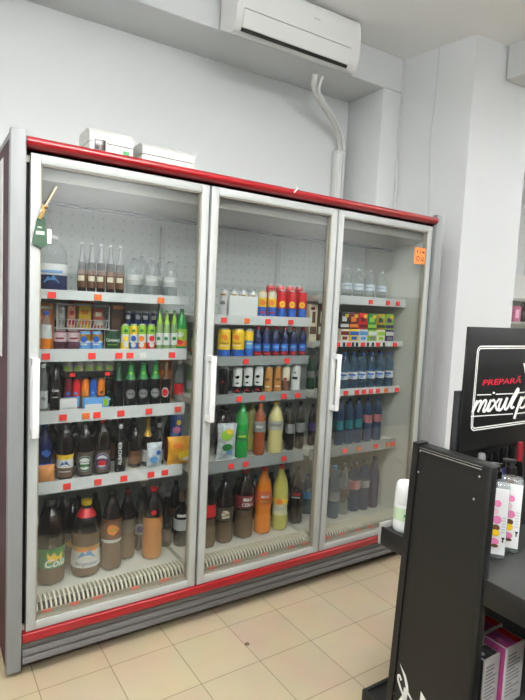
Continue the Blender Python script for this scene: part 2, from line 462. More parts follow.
# ================================================================== GOODS
def P_(m): return m
COLA = mat('cola brown', S(22, 11, 8), .12, coat=.4)
COLA_HAZE = mat('cola brown with floor haze', S(96, 74, 52), .18)  # paler brown, the floor's reflection in the glass painted into bottle bottoms
DARKG = mat('dark brown glass', S(24, 17, 12), .1, coat=.5)
BLKG = mat('black glass', S(12, 12, 13), .1, coat=.5)
GRNG = mat('green glass', S(58, 112, 44), .12, coat=.4)
LGRN = mat('pale green glass', S(142, 172, 112), .15, coat=.3)
GRNP = mat('bright green plastic', S(40, 150, 66), .15, coat=.4)
ORNG = mat('orange drink', S(226, 128, 34), .18, coat=.2)
LEMN = mat('pale lemon drink', S(196, 190, 98), .2, coat=.2)
YELP = mat('pale yellow drink', S(206, 196, 132), .2, coat=.2)
RUST = mat('rust orange drink', S(150, 74, 40), .2, coat=.2)
AMBR = mat('amber drink', S(176, 112, 50), .15, coat=.3)
NAVY = mat('navy plastic', S(26, 36, 82), .25)
BLUE = mat('blue print', S(40, 92, 178), .35)
LBLUE = mat('light blue print', S(96, 156, 214), .35)
TEAL = mat('teal print', S(36, 112, 120), .35)
YEL = mat('yellow print', S(238, 198, 44), .35)
GOLD = mat('gold foil', S(196, 152, 62), .3, .6)
ORP = mat('orange print', S(236, 130, 40), .4)
REDP = mat('red print', S(206, 30, 40), .35)
DRED = mat('dark red print', S(116, 22, 32), .4)
PINK = mat('pink print', S(226, 130, 176), .4)
PURP = mat('purple print', S(70, 44, 104), .4)
GRN = mat('green print', S(40, 128, 60), .4)
DGRN = mat('dark green print', S(22, 70, 40), .4)
LIME = mat('lime print', S(150, 196, 62), .4)
BRN = mat('brown print', S(104, 66, 40), .5)
CRM = mat('cream print', S(226, 218, 190), .5)
SILV = mat('silver can metal', S(186, 188, 190), .28, .7)
GREYP = mat('grey print', S(130, 132, 132), .5)
CLR = clear('clear bottle plastic', (.90, .93, .93), .74, (.40, .43, .43))
CLRB = clear('bluish bottle plastic', (.55, .70, .80), .6, (.10, .18, .26))
CLRD = clear('dark blue bottle plastic', (.30, .45, .60), .45, (.05, .10, .20))
CLRC = clear('clear bag film', (.97, .97, .97), .9, (.8, .8, .8))
FOILW = mat('crinkled white film', S(196, 204, 208), .3, noise=.3, nscale=40, bump=.5)
FOILY = mat('crinkled orange film', S(226, 160, 44), .3, noise=.2, nscale=30, bump=.4)

PROF = {
 'pet':  [(.34, 0), (.44, .004), (.495, .03), (.5, .06), (.5, .26), (.465, .33), (.465, .36), (.5, .42), (.5, .60), (.47, .68), (.36, .79), (.22, .88), (.15, .915), (.15, .93), (.19, .932), (.19, .945), (.145, .947), (.145, .955)],
 'petw': [(.40, 0), (.47, .006), (.5, .02), (.5, .20), (.485, .23), (.5, .26), (.5, .56), (.485, .59), (.5, .62), (.47, .72), (.34, .83), (.18, .91), (.15, .93), (.19, .932), (.19, .945), (.145, .947), (.145, .955)],
 'beer': [(.42, 0), (.49, .01), (.5, .03), (.5, .54), (.46, .62), (.30, .72), (.23, .80), (.20, .95), (.22, .955), (.22, .97), (.18, .972)],
 'wine': [(.44, 0), (.5, .02), (.5, .52), (.45, .60), (.25, .70), (.19, .78), (.18, .96), (.20, .962), (.20, .975), (.16, .977)],
 'can':  [(.36, 0), (.44, .01), (.5, .05), (.5, .90), (.42, .955), (.42, .97), (.40, .972)],
 'slim': [(.38, 0), (.46, .01), (.5, .03), (.5, .45), (.46, .5), (.46, .53), (.5, .58), (.48, .68), (.30, .82), (.22, .87), (.22, .9), (.26, .902), (.26, .912), (.20, .915)],
}
CAPR = {'pet': .175, 'petw': .175, 'beer': .235, 'wine': .21, 'can': 0, 'slim': .27}
CAPZ = {'pet': .945, 'petw': .945, 'beer': .96, 'wine': .80, 'can': 0, 'slim': .905}

def rad_at(kind, t):
    p = PROF[kind]
    for (r0, z0), (r1, z1) in zip(p, p[1:]):
        if z0 <= t <= z1: return r0 + (r1 - r0) * (t - z0) / max(1e-6, z1 - z0)
    return p[-1][0]

def facing(x, y): return math.atan2(CAM.x - x, -(CAM.y - y))

_cache = {}
def vessel_meshes(kind, h, w, body, cap, bands, art, lower=None):
    """returns list of (part name, mesh). bands: (t0,t1,material) on the label sleeve. art: callables drawing on the sleeve"""
    key = (kind, round(h, 4), round(w, 4), body.name, cap and cap.name, tuple((a, b, m.name) for a, b, m in bands), tuple(a[0] for a in art), tuple(map(str, art)), lower)
    if key in _cache: return _cache[key]
    out = []
    mb = MB()
    prof = [(r * w, z * h) for r, z in PROF[kind]]
    mb.lathe(prof, 20, 0, petal=.03 * h if kind == 'pet' else 0)
    mats = [body]
    if lower:                                    # (t, material): drink contents; on cola bottles a painted haze of reflected floor
        mats.append(lower[1])
        nm = len(mb.f)
        for i, f in enumerate(mb.f):
            if sum(mb.v[j][2] for j in f) / len(f) < lower[0] * h: mb.m[i] = 1
    out.append(('can_body' if kind == 'can' else 'body', mb.mesh('body', mats)))
    if kind == 'can':
        m2 = MB(); m2.lathe([(.42 * w, .962 * h), (.43 * w, .985 * h), (.41 * w, h), (.38 * w, .985 * h), (.0001, .98 * h)], 20)
        m2.box((-.12 * w, -.05 * w, .98 * h), (.12 * w, .12 * w, .992 * h))
        out.append(('can_lid', m2.mesh('can_lid', SILV)))
    elif cap:
        m2 = MB(); cr = CAPR[kind] * w; cz = CAPZ[kind] * h
        if kind == 'wine':
            m2.lathe([(cr * .95, cz), (cr * .98, .95 * h), (cr * 1.06, .955 * h), (cr * 1.06, h * .998), (cr * .9, h)], 14)
        else:
            n = 28; m2.lathe([(cr, cz), (cr, h - .004), (cr * .9, h)], n)
            for i in range(0, n):                                     # ribs of the cap
                a = 2 * PI * i / n
                m2.box((cr * .97, -.0006, cz + .001), (cr * 1.035, .0006, h - .005), 0, 0, Matrix.Rotation(a, 4, 'Z')) if kind in ('pet', 'petw') and i % 2 == 0 else None
        out.append(('cap', m2.mesh('cap', cap)))
    if bands:
        m3 = MB(); ms = []
        for t0, t1, m in bands:
            if m not in ms: ms.append(m)
            k = max(1, int((t1 - t0) / .05))
            pr = [(rad_at(kind, t0 + (t1 - t0) * j / k) * w + .0012, (t0 + (t1 - t0) * j / k) * h) for j in range(k + 1)]
            m3.lathe(pr, 20, ms.index(m), close=False)
        for a in art:
            fn, t, sz, m = a[0], a[1], a[2], a[3]
            if m not in ms: ms.append(m)
            r = rad_at(kind, t) * w + .0022
            if fn == 'disc': pts, fs = disc2(sz * w, sz * w * (a[4] if len(a) > 4 else 1))
            elif fn == 'ring': pts, fs = ring2(sz * w * .8, sz * w)
            elif fn == 'text':
                pts, fs = text_mesh(a[4], sz * w, a[5], a[6])
            elif fn == 'vtext':
                pts, fs = text_mesh(a[4], sz * w, a[5], a[6]); pts = [(-y, x) for x, y in pts]
            elif fn == 'blob':
                rr = random.Random(a[4]); nn = 9
                pts = [(0, 0)] + [((.6 + .5 * rr.random()) * sz * w * math.cos(2 * PI * i / nn), (.6 + .5 * rr.random()) * sz * w * .8 * math.sin(2 * PI * i / nn)) for i in range(nn)]
                fs = [[0, i + 1, (i + 1) % nn + 1] for i in range(nn)]
            elif fn == 'tri':
                pts = [(-sz * w, 0), (sz * w, 0), (sz * .2 * w, sz * w), (-.1 * sz * w, .5 * sz * w), (-.4 * sz * w, .8 * sz * w)]; fs = [[0, 3, 4], [0, 1, 3], [1, 2, 3]]
            elif fn == 'bar':
                pts = [(-sz * w, -a[4] * h / 2), (sz * w, -a[4] * h / 2), (sz * w, a[4] * h / 2), (-sz * w, a[4] * h / 2)]; pts = [(p[0] * f, p[1]) for p in pts for f in (1,)]; fs = [[0, 1, 2, 3]]
                xs = [-sz * w + 2 * sz * w * i / 8 for i in range(9)]
                pts = [(x, -a[4] * h / 2) for x in xs] + [(x, a[4] * h / 2) for x in xs]; fs = [[i, i + 1, 9 + i + 1, 9 + i] for i in range(8)]
            off = .0006 * (list(art).index(a) + 1)
            wrap(m3, pts, fs, r + off, t * h, ms.index(m))
        if kind != 'can' or True:
            out.append(('label', m3.mesh('label', ms)))
    _cache[key] = out
    return out

ORD = ['first', 'second', 'third', 'fourth', 'fifth', 'sixth', 'seventh', 'eighth', 'ninth', 'tenth', 'eleventh', 'twelfth']
BAYN = ['left', 'middle', 'right']
SHN = ['top shelf', 'second shelf', 'third shelf', 'fourth shelf', 'bottom deck']

def solve_x(u, y, z):
    x = at(u, 400, y=y).x
    for _ in range(5):
        q = ROT.transposed() @ (Vector((x, y, z)) - CAM)
        x = at(u, 350 - FPX * q.y / -q.z, y=y).x
    return x

def V(name, kind, bay, s, us, wpx, vt, body, cap, bands, label, cat, art=(), row=0.0, group=None, h=None, zadd=0.0, lower=None, rz=None, hs=None):
    """a run of alike bottles or cans standing on shelf s; us: picture columns of their middles, vt: row of the top of the first"""
    z = SZ(bay, s) + .001 + zadd
    labels = label if isinstance(label, list) else None
    root = None
    # size from the first one
    y0 = YS + .05 + row if s < 4 else .215 + .05 + row
    x0 = solve_x(us[0], y0, z)
    th = math.atan2(x0 - CAM.x, y0 - CAM.y)
    dist = math.hypot(x0 - CAM.x, y0 - CAM.y)
    w = wpx / FPX * dist * 1.04 * .94 if False else wpx * dist / FPX * math.cos(0) * .93
    y = y0 + (w / 2 - .05) + .012
    x0 = solve_x(us[0], y, z)
    if h is None:
        zt = at(us[0], vt, y=y).z
        h = zt - z
    if hs: h = hs
    parts = None
    n = len(us)
    gap = min([abs(solve_x(us[i + 1], y, z) - solve_x(us[i], y, z)) for i in range(n - 1)] + [9])
    if gap < 9: w = min(w, gap * .985)
    parts = vessel_meshes(kind, h, w, body, cap, list(bands), list(art), lower)
    for i, u in enumerate(us):
        x = solve_x(u, y, z + (h * .4 if s == 4 else h * .5))
        r = facing(x, y) + (rz if rz is not None else random.uniform(-.25, .25))
        if labels: lb = labels[i]
        elif n == 1: lb = label
        else: lb = label.format(o=ORD[i] if i else 'first')
        if root is None:
            root = empty(name, (x, y, z), lb, cat, group if n > 1 or group else None, r)
            for pn, me in parts: link(pn, me, root)
        else:
            copy_tree(root, (x, y, z), r, lb, group)
    return root

def boxpack(name, bay, s, u0, u1, vt, m_front, m_top, label, cat, depth=.06, row=0.0, group=None, deco=None, zadd=0, gable=False, hfix=None):
    """carton standing on a shelf, with printed front; deco: list of (x0,x1,z0,z1,material) in 0..1 of the front"""
    z = SZ(bay, s) + .001 + zadd; y = (YS + .014 if s < 4 else .22) + row
    xa = solve_x(u0, y, z + .05); xb = solve_x(u1, y, z + .05) - .003
    h = hfix or at((u0 + u1) / 2, vt, y=y).z - z
    w = xb - xa
    t = empty(name, ((xa + xb) / 2, y + depth / 2, z), label, cat, group)
    b = MB(); b.box((-w / 2, -depth / 2, 0), (w / 2, depth / 2, h), 0, min(.003, w * .1))
    ms = [m_front]
    b.build('carton', ms, t)
    p = MB(); ms = []
    for k, (a0, a1, c0, c1, m) in enumerate(deco or []):
        if m not in ms: ms.append(m)
        p.box((-w / 2 + a0 * w, -depth / 2 - .0008 - .0002 * k, c0 * h), (-w / 2 + a1 * w, -depth / 2 + .0005, c1 * h), ms.index(m))
    if ms: p.build('print', ms, t)
    if m_top is not None:
        MB().lathe([(min(w, depth) * .22, h - .001), (min(w, depth) * .22, h + .010), (min(w, depth) * .19, h + .012)], 12).build('cap', m_top, t)
    return t

def pouch(name, x, y, z, w, h, d, m, label, cat, tilt=0.0, rz=0.0, deco=(), seed=1, group=None):
    """pillow bag: sealed flat top and bottom edge, puffed middle with crinkles"""
    t = empty(name, (x, y, z), label, cat, group, rz)
    rr = random.Random(seed); nu, nv = 14, 16; vs = []; fs = []
    for side in (-1, 1):
        for j in range(nv + 1):
            for i in range(nu + 1):
                a = i / nu; b = j / nv
                px = (a - .5) * w * (1 - .10 * math.sin(PI * b)); pz = b * h
                puff = (max(0, math.sin(PI * a)) ** .6) * (max(0, math.sin(PI * min(1, max(0, (b - .05) / .9)))) ** .55)
                wr = (rr.random() - .5) * .10 * d if 0 < i < nu and 0 < j < nv else 0
                py = side * (.001 + (d / 2) * puff + wr)
                vs.append((px, py + tilt * pz, pz))
    n = (nu + 1) * (nv + 1)
    for sd in (0, 1):
        for j in range(nv):
            for i in range(nu):
                q = sd * n + j * (nu + 1) + i
                f = [q, q + 1, q + nu + 2, q + nu + 1]
                fs.append(f if sd == 0 else f[::-1])
    for i in range(nu):
        for base in (0, nv * (nu + 1)):
            fs.append([base + i, base + i + 1, n + base + i + 1, n + base + i])
    for j in range(nv):
        for base in (0, nu):
            q = base + j * (nu + 1); fs.append([q, q + nu + 1, n + q + nu + 1, n + q])
    b = MB(); b.add(vs, fs, 0, True)
    b.build('bag', m, t)
    if deco:
        ms = []; p = MB()
        for (ca, cb, ra, rb, mm) in deco:
            if mm not in ms: ms.append(mm)
            pts, f2 = disc2(ra, rb, 16, ca, cb)
            out = []
            for (px, pz) in pts:
                a = px / w + .5; bb = pz / h
                puff = (max(0, math.sin(PI * min(1, max(0, a)))) ** .6) * (max(0, math.sin(PI * min(1, max(0, (bb - .05) / .9)))) ** .55)
                out.append((px, -(.001 + d / 2 * puff) - d * .07 - .0015 + tilt * pz, pz))
            p.add(out, f2, ms.index(mm))
        p.build('print', ms, t)
    return t

# ---- left door, top shelf
V('water_bottle', 'petw', 0, 0, [53], 27, 236, CLR, WHITE, [(.04, .30, NAVY), (.30, .50, WHITE)], 'large clear water bottle with white and navy label, below the green hang tag', 'bottle', [('bar', .36, .42, LBLUE, .05), ('tri', .16, .3, LBLUE)])
V('beer_bottle', 'beer', 0, 0, [82, 91.5, 101, 110.5, 120], 8.4, 242, DARKG, SILV, [(.12, .46, BRN), (.62, .94, GREYP)], '{o} from the left of the five slim brown bottles with grey foil necks', 'bottle', [('bar', .30, .40, CRM, .10)], group='slim brown bottles on the top shelf', row=.03)
V('soda_bottle', 'pet', 0, 0, [134, 151.5, 170], 16, 258, CLR, GREYP, [(.30, .56, GREYL)], '{o} from the left of the three front clear soda bottles with pale labels, top shelf', 'bottle', [('bar', .45, .4, WHITE, .06)], group='clear soda bottles on the top shelf')
V('soda_bottle', 'pet', 0, 0, [142.5, 161], 16, 256, CLR, GREYP, [(.30, .56, GREYL)], '{o} of the two clear soda bottles standing in the row behind, top shelf', 'bottle', [('bar', .45, .4, WHITE, .06)], row=.13, group='clear soda bottles on the top shelf')
# ---- left door, second shelf
V('juice_bottle', 'slim', 0, 1, [46], 11, 311, CLR, BLUE, [(.32, .66, WHITE)], 'small juice bottle with blue cap and orange contents beside the wire basket', 'bottle', lower=(.33, ORNG))
boxpack('snack_carton', 0, 1, 38, 54, 303, ORP, None, 'orange brown carton behind the blue capped juice bottle', 'carton', row=.16, deco=[(.1, .9, .86, .94, CRM)])
boxpack('snack_carton', 0, 1, 111, 125, 303, BRN, None, 'brown carton behind the dark green can', 'carton', row=.16, deco=[(.1, .9, .86, .94, ORP)])
V('soda_can', 'can', 0, 1, [60, 73], 12, 330, DRED, None, [(.06, .46, mat('plum print', S(84, 46, 58), .4)), (.46, .90, mat('pale pink print', S(200, 178, 182), .4))], ['plum and pale pink can nearest the blue capped juice bottle', 'plum and pale pink can next to the blue and gold cans'], 'can', [('bar', .62, .34, DRED, .08)], group='plum cans on the second shelf')
V('beer_can', 'can', 0, 1, [85, 97], 11, 331, LBLUE, None, [(.05, .42, LBLUE), (.42, .52, WHITE), (.52, .86, GOLD)], ['blue and gold can next to the plum cans', 'blue and gold can next to the dark green can'], 'can', [('disc', .60, .30, BLUE), ('bar', .34, .3, WHITE, .08)], group='blue and gold cans on the second shelf')
V('beer_can', 'can', 0, 1, [112.5], 14.5, 330, DGRN, None, [(.05, .92, DGRN)], 'dark green beer can with white script lettering', 'can', [('text', .52, .30, WHITEI, 'Carlsberg', .3, .01), ('bar', .30, .36, LIME, .03)])
for u, c1, c2, lb in ((125, YEL, LIME, 'yellow green juice can with white foot beside the dark green beer can'), (133.5, BLUE, YEL, 'juice can with blue waist and yellow top'),
                      (142, ORP, LIME, 'juice can with orange waist and lime top'), (151, REDP, LIME, 'juice can with red waist beside the pale green bottles')):
    V('juice_can', 'can', 0, 1, [u], 8.2, 324, LIME, None, [(.05, .30, c1), (.30, .62, WHITE), (.62, .93, c2)], lb, 'can', [('disc', .46, .36, c1), ('disc', .22, .32, WHITE), ('blob', .76, .3, GRN, 3)], group='fruit juice cans')
V('drink_can', 'can', 0, 1, [128.5, 137, 145.5, 154], 8.0, 311, NAVY, None, [(.2, .95, NAVY)], '{o} from the left of the four navy cans behind the juice cans', 'can', [('bar', .84, .3, GREYL, .10)], row=.09, group='navy cans behind the juice cans')
V('beer_bottle', 'beer', 0, 1, [159.5, 166.7, 174], 7.0, 310, LGRN, GRN, [(.14, .44, WHITE), (.66, .86, LIME)], '{o} from the left of the three pale green bottles on the second shelf', 'bottle', [('disc', .3, .3, GRN)], group='pale green bottles on the second shelf')
V('soda_bottle', 'pet', 0, 1, [181.5], 12.5, 309, GRNP, GRN, [(.10, .24, ORP), (.24, .52, LIME)], 'bright green soda bottle with lime and orange label at the shelf end', 'bottle', [('blob', .38, .34, WHITE, 5), ('blob', .2, .3, REDP, 6)])
V('soda_bottle', 'pet', 1, 1, [197], 13, 316, GRNP, GRN, [(.10, .24, ORP), (.24, .52, LIME)], 'bright green soda bottle half hidden by the frame between left and middle doors', 'bottle', [('blob', .38, .34, GREYL, 5)], row=.12, hs=.185)
# ---- left door, third shelf
V('water_bottle', 'slim', 0, 2, [43], 9, 363, CLR, WHITE, [(.10, .45, GREYL)], 'small clear bottle with pale label left of the dark script bottle', 'bottle', [('blob', .3, .3, GREYP, 2)])
V('soda_bottle', 'pet', 0, 2, [55.5], 10.5, 364, COLA, BLACKP, [(.30, .58, BLKG)], 'dark bottle with white script label beside the stacked coloured cans', 'bottle', [('text', .46, .34, WHITEI, 'Cola', .4, .02), ('bar', .32, .3, GREYL, .02)])
CANS3 = ((68, DRED, BLUE, 'dark red can at the left of the stacked cans'), (76.5, REDP, LBLUE, 'bright red can under the black tray'), (85, ORP, GOLD, 'orange can left of the blue can under the tray'),
         (93, BLUE, LBLUE, 'blue can between two orange cans under the tray'), (101, ORP, BRN, 'orange brown can right of the blue can under the tray'), (109, BLKG, DGRN, 'black can at the right of the stacked cans'))
for u, c1, c2, lb in CANS3:
    V('drink_can', 'can', 0, 2, [u], 7.4, 377, c1, None, [(.06, .40, c2), (.40, .92, c1)], lb, 'can', [('blob', .5, .32, c2, int(u)), ('bar', .26, .3, WHITE, .05)], row=.055, group='coloured cans under the black tray')
ztray = at(68, 377, y=YS + .095).z
hcan = .0
def tray3():
    ca = [o for o in COL.objects if o.name.startswith('drink_can') and o.get('group') == 'coloured cans under the black tray']
    top = max(o.location.z + max(v.co.z for c in o.children for v in c.data.vertices) for o in ca)
    y = ca[0].location.y; xa = min(o.location.x for o in ca) - .025; xb = max(o.location.x for o in ca) + .025
    t = empty('drinks_tray', ((xa + xb) / 2, y, top + .001), 'black cardboard tray lying on the coloured cans, with pale cans in it', 'tray')
    w = (xb - xa) / 2
    MB().box((-w, -.04, 0), (w, .04, .004)).box((-w, -.04, 0), (w, -.037, .030)).box((-w, .037, 0), (w, .04, .030)).box((-w, -.04, 0), (-w + .003, .04, .03)).box((w - .003, -.04, 0), (w, .04, .03)).build('tray', BLACKP, t)
    for a in (-.72, .62):
        MB().box((w * a - .012, -.0415, .006), (w * a + .012, -.0398, .022)).build('price_tag', TAG, t)
    return top + .0052 - SZ(0, 2) - .001
ZT3 = tray3()
V('drink_can', 'can', 0, 2, [68, 78.5, 89, 99, 109], 9.4, 355, SILV, None, [(.06, .5, mat('pale yellow print', S(206, 200, 168), .4)), (.5, .92, WHITE)], '{o} from the left of the five pale cans in the black tray', 'can', [('blob', .42, .34, LIME, 4)], row=.058, group='pale cans in the black tray', zadd=ZT3, hs=.088)
boxpack('sweets_carton', 0, 2, 84, 110, 398, LBLUE, None, 'low blue and white carton lying in front of the coloured cans', 'carton', depth=.035, deco=[(.05, .7, .1, .5, WHITE), (.75, .95, .3, .9, LIME)])
boxpack('sweets_carton', 0, 2, 60, 78, 399, WHITE, None, 'low white carton beside the dark script bottle', 'carton', depth=.035, deco=[(.1, .9, .15, .35, GREYL)])
V('beer_bottle', 'beer', 0, 2, [118.5], 10.5, 363, BLKG, GRN, [(.62, .92, DGRN)], 'plain black beer bottle left of the ones with round silver labels', 'bottle')
V('beer_bottle', 'beer', 0, 2, [130.5, 143, 155], 12, 362, BLKG, GRN, [(.08, .52, BLKG), (.62, .94, GRN)], '{o} from the left of the three black beer bottles with round silver labels', 'bottle', [('disc', .30, .42, SILV), ('ring', .30, .40, GREYP), ('bar', .30, .36, GREYP, .035), ('blob', .76, .2, LIME, 9)], group='black beer bottles with round silver labels', rz=.1)
V('beer_bottle', 'beer', 0, 2, [166], 10, 362, DARKG, GOLD, [(.08, .52, DARKG), (.62, .94, BRN)], 'brown beer bottle with oval red label beside the black ones', 'bottle', [('disc', .30, .40, WHITE, 1.3), ('disc', .30, .32, REDP, 1.3)])
boxpack('snack_carton', 0, 2, 160, 172, 357, ORP, None, 'orange brown carton behind the red labelled beer bottle', 'carton', row=.12, deco=[(.1, .9, .7, .9, BRN), (.2, .8, .4, .6, CRM)])
V('water_bottle', 'slim', 0, 2, [179], 10, 360, CLR, WHITE, [(.2, .45, REDP)], 'clear bottle with a red label at the right end of its shelf', 'bottle', row=.03)
V('beer_bottle', 'beer', 1, 2, [191], 10, 364, LGRN, GREYL, [(.14, .44, GREYL)], 'green bottle half hidden by the frame right of the left door', 'bottle', row=.14)
# ---- left door, fourth shelf
V('soda_bottle', 'pet', 0, 3, [44.5], 15, 424, NAVY, BLUE, [(.12, .66, NAVY)], 'navy bottle with a blue and white swoosh, leftmost on the fourth shelf', 'bottle', [('blob', .5, .34, BLUE, 2), ('bar', .28, .5, BLUE, .05), ('bar', .22, .4, GREYL, .02)], row=.05)
p = at(46, 480, y=YS + .035)
pouch('snack_bag', p.x + .002, YS + .036, SZ(0, 3) + .001, .075, .082, .05, mat('peach film', S(222, 150, 84), .4), 'small rounded peach coloured bag in front of the navy bottle', 'bag', seed=4)
V('soda_bottle', 'pet', 0, 3, [65], 17, 420, COLA, REDP, [(.06, .22, mat('brownish print', S(112, 84, 62), .5)), (.22, .36, WHITE), (.36, .44, YEL)], 'dark bottle with white mountain label and red cap on the fourth shelf', 'bottle', [('tri', .25, .34, BLUE), ('bar', .16, .36, GREYL, .02)], rz=0)
V('beer_bottle', 'pet', 0, 3, [85], 16.5, 420, DARKG, GRN, [(.06, .46, mat('taupe print', S(82, 70, 58), .5))], 'brown plastic beer bottle with round green and white emblem', 'bottle', [('disc', .26, .50, WHITE), ('ring', .26, .48, DGRN), ('blob', .25, .30, GRN, 8), ('bar', .27, .28, WHITE, .03)], rz=0)
V('beer_bottle', 'pet', 0, 3, [102.5], 16.5, 419, DARKG, REDP, [(.06, .46, mat('taupe print', S(82, 70, 58), .5))], 'brown plastic beer bottle with round purple and red emblem', 'bottle', [('disc', .27, .50, WHITE), ('ring', .27, .48, PURP), ('blob', .28, .30, PURP, 8), ('bar', .24, .22, REDP, .08)], rz=0)
V('wine_bottle', 'wine', 0, 3, [120.5], 11, 417, BLKG, BLACKP, [(.04, .60, BLKG), (.80, .88, GREYL)], 'slim black bottle with white lettering running up its side', 'bottle', [('vtext', .36, .44, WHITEI, 'ALBACHER', 0, .02), ('blob', .55, .18, WHITE, 3)], rz=0)
V('beer_bottle', 'pet', 0, 3, [135], 13.5, 424, DARKG, BLACKP, [(.1, .4, BRN)], 'plain dark bottle between the slim black one and the gold necked one', 'bottle', row=.05)
V('wine_bottle', 'wine', 0, 3, [147.5], 11.5, 417, DARKG, GOLD, [(.10, .34, GREYL), (.62, .80, GOLD)], 'sparkling wine bottle with gold foil neck behind the white bag', 'bottle', row=.05)
V('wine_bottle', 'wine', 0, 3, [159], 11.5, 418, BLKG, BLACKP, [(.10, .34, GREYP), (.80, .90, GREYL)], 'sparkling wine bottle with black neck behind the white bag', 'bottle', row=.05)
p = at(154, 470, y=YS + .03)
pouch('snack_bag', p.x, YS + .032, SZ(0, 3) + .001, .085, .135, .04, FOILW, 'crinkled white and blue plastic bag in front of the wine bottles', 'bag', seed=11, deco=[(-.01, .05, .02, .018, LBLUE), (.015, .085, .014, .012, BLUE)])
bx = boxpack('drinks_carton', 0, 3, 167, 187, 441, DRED, None, 'dark red carton under the blue pouch at the shelf end', 'carton', depth=.08, row=.09, deco=[(.1, .9, .75, .9, BRN)])
top = bx.location.z + max(v.co.z for c in bx.children for v in c.data.vertices)
p = at(180.5, 440, y=bx.location.y)
pouch('juice_pouch', bx.location.x + .008, bx.location.y, top + .001, .068, .135, .035, BLUE, 'blue juice pouch with pink and yellow print standing on the dark red carton', 'pouch', rz=facing(p.x, .3) * .5, seed=5, deco=[(0, .055, .022, .02, PINK), (.012, .095, .014, .014, YEL), (-.008, .03, .02, .010, LBLUE)])
p = at(180, 480, y=YS + .05)
pouch('chips_bag', p.x - .012, YS + .045, SZ(0, 3) + .001, .135, .15, .055, FOILY, 'orange yellow crisps bag in front of the dark red carton', 'bag', seed=3, rz=-.15, deco=[(.02, .05, .035, .03, YEL), (-.015, .105, .03, .014, ORP), (.03, .03, .018, .014, CRM)])
# ---- left door, bottom deck
V('soda_bottle', 'pet', 0, 4, [51], 28, 500, COLA, BLACKP, [(.22, .46, GRN)], 'dark soda bottle with green and yellow label, leftmost on the bottom deck', 'bottle', [('blob', .38, .42, YEL, 7), ('text', .28, .42, WHITEI, 'Cola', .4, .02)], lower=(.22, COLA_HAZE), rz=.25)
V('beer_bottle', 'pet', 0, 4, [86], 29.5, 500, COLA, YEL, [(.14, .24, WHITE), (.24, .36, mat('pale label', S(208, 204, 190), .5)), (.36, .43, GOLD), (.80, .9, REDP)], 'large dark bottle with yellow cap, red neck and white mountain label', 'bottle', [('tri', .26, .36, LBLUE), ('text', .20, .19, BLACKP, 'Bergenbier', .2, .0), ('bar', .38, .4, ORP, .03)], lower=(.52, COLA_HAZE), rz=.05)
V('beer_bottle', 'pet', 0, 4, [72], 20, 498, COLA, DGRN, [(.25, .5, mat('taupe print', S(82, 70, 58), .5))], 'dark bottle half hidden behind the yellow capped one', 'bottle', [('blob', .38, .36, GOLD, 2)], row=.15, lower=(.4, COLA_HAZE))
V('beer_bottle', 'pet', 0, 4, [111.5], 21.5, 490, COLA, BLACKP, [(.40, .66, BRN), (.36, .40, WHITE)], 'dark bottle with orange and brown label right of the yellow capped one', 'bottle', [('blob', .53, .36, ORP, 6), ('blob', .53, .22, GOLD, 5), ('bar', .38, .4, GREYL, .02)], row=.01, lower=(.42, COLA_HAZE), rz=.1)
V('beer_bottle', 'pet', 0, 4, [127], 17, 490, COLA, DRED, [(.40, .60, mat('taupe print', S(82, 70, 58), .5))], 'dark bottle with dull label left of the amber one', 'bottle', row=.09, lower=(.4, COLA_HAZE))
V('soda_bottle', 'pet', 0, 4, [139.5], 14, 494, COLA, BLACKP, [(.30, .5, GREYP)], 'dark bottle with grey purple label peeping out behind the amber one', 'bottle', [('blob', .4, .36, PURP, 6)], row=.15)
V('cider_bottle', 'pet', 0, 4, [152.5], 21.5, 487, COLA, REDP, [(.66, .72, COLA)], 'bottle with amber lower half, dark top and small red dot', 'bottle', [('disc', .68, .13, REDP)], row=.02, lower=(.52, AMBR), rz=.1)
V('wine_bottle', 'wine', 0, 4, [166], 13, 497, DARKG, BLACKP, [(.12, .4, mat('taupe print', S(82, 70, 58), .5))], 'dark wine bottle right behind the amber bottle', 'bottle', row=.13)
V('wine_bottle', 'wine', 0, 4, [181.5], 17, 490, DARKG, BRN, [(.30, .50, GREYL), (.56, .585, DARKG)], 'dark wine bottle with pale label, rightmost behind the left door', 'bottle', [('bar', .57, .3, WHITE, .05)], row=.09)
# ---- middle door, top shelf
V('drink_can', 'can', 1, 0, [224, 233.5, 243, 252.5], 9.3, 289, SILV, None, [(.06, .94, WHITE)], '{o} from the left of the four white cans behind the paper sheet', 'can', [('blob', .5, .36, GREYP, 3), ('bar', .8, .3, GOLD, .06)], row=.02, group='white cans on the middle top shelf')
boxpack('paper_sheet', 1, 0, 229, 258, 296, mat('white paper', S(226, 228, 226), .7), None, 'blank white paper sheet leaning in front of the white cans', 'paper', depth=.002, row=-.008)
V('drink_can', 'can', 1, 0, [262, 272], 9.3, 290, GOLD, None, [(.05, .40, BLUE), (.40, .72, YEL), (.72, .94, CRM)], '{o} of the two cream topped yellow and blue cans on the middle top shelf', 'can', [('disc', .55, .34, ORP), ('bar', .2, .3, REDP, .06)], group='cream topped cans')
V('drink_can', 'can', 1, 0, [282, 292, 302], 9.5, 290, REDP, None, [(.05, .36, BLUE), (.36, .95, REDP)], '{o} from the left of the three red and blue cans with yellow spots', 'can', [('disc', .5, .36, YEL), ('blob', .5, .2, ORP, 3)], group='red and blue cans on the middle top shelf')
V('drink_can', 'can', 1, 0, [270, 279.5, 289, 298.5], 9, 284, REDP, None, [(.05, .95, REDP)], '{o} from the left of the four red cans in the back row, middle top shelf', 'can', row=.10, group='red cans in the back row')
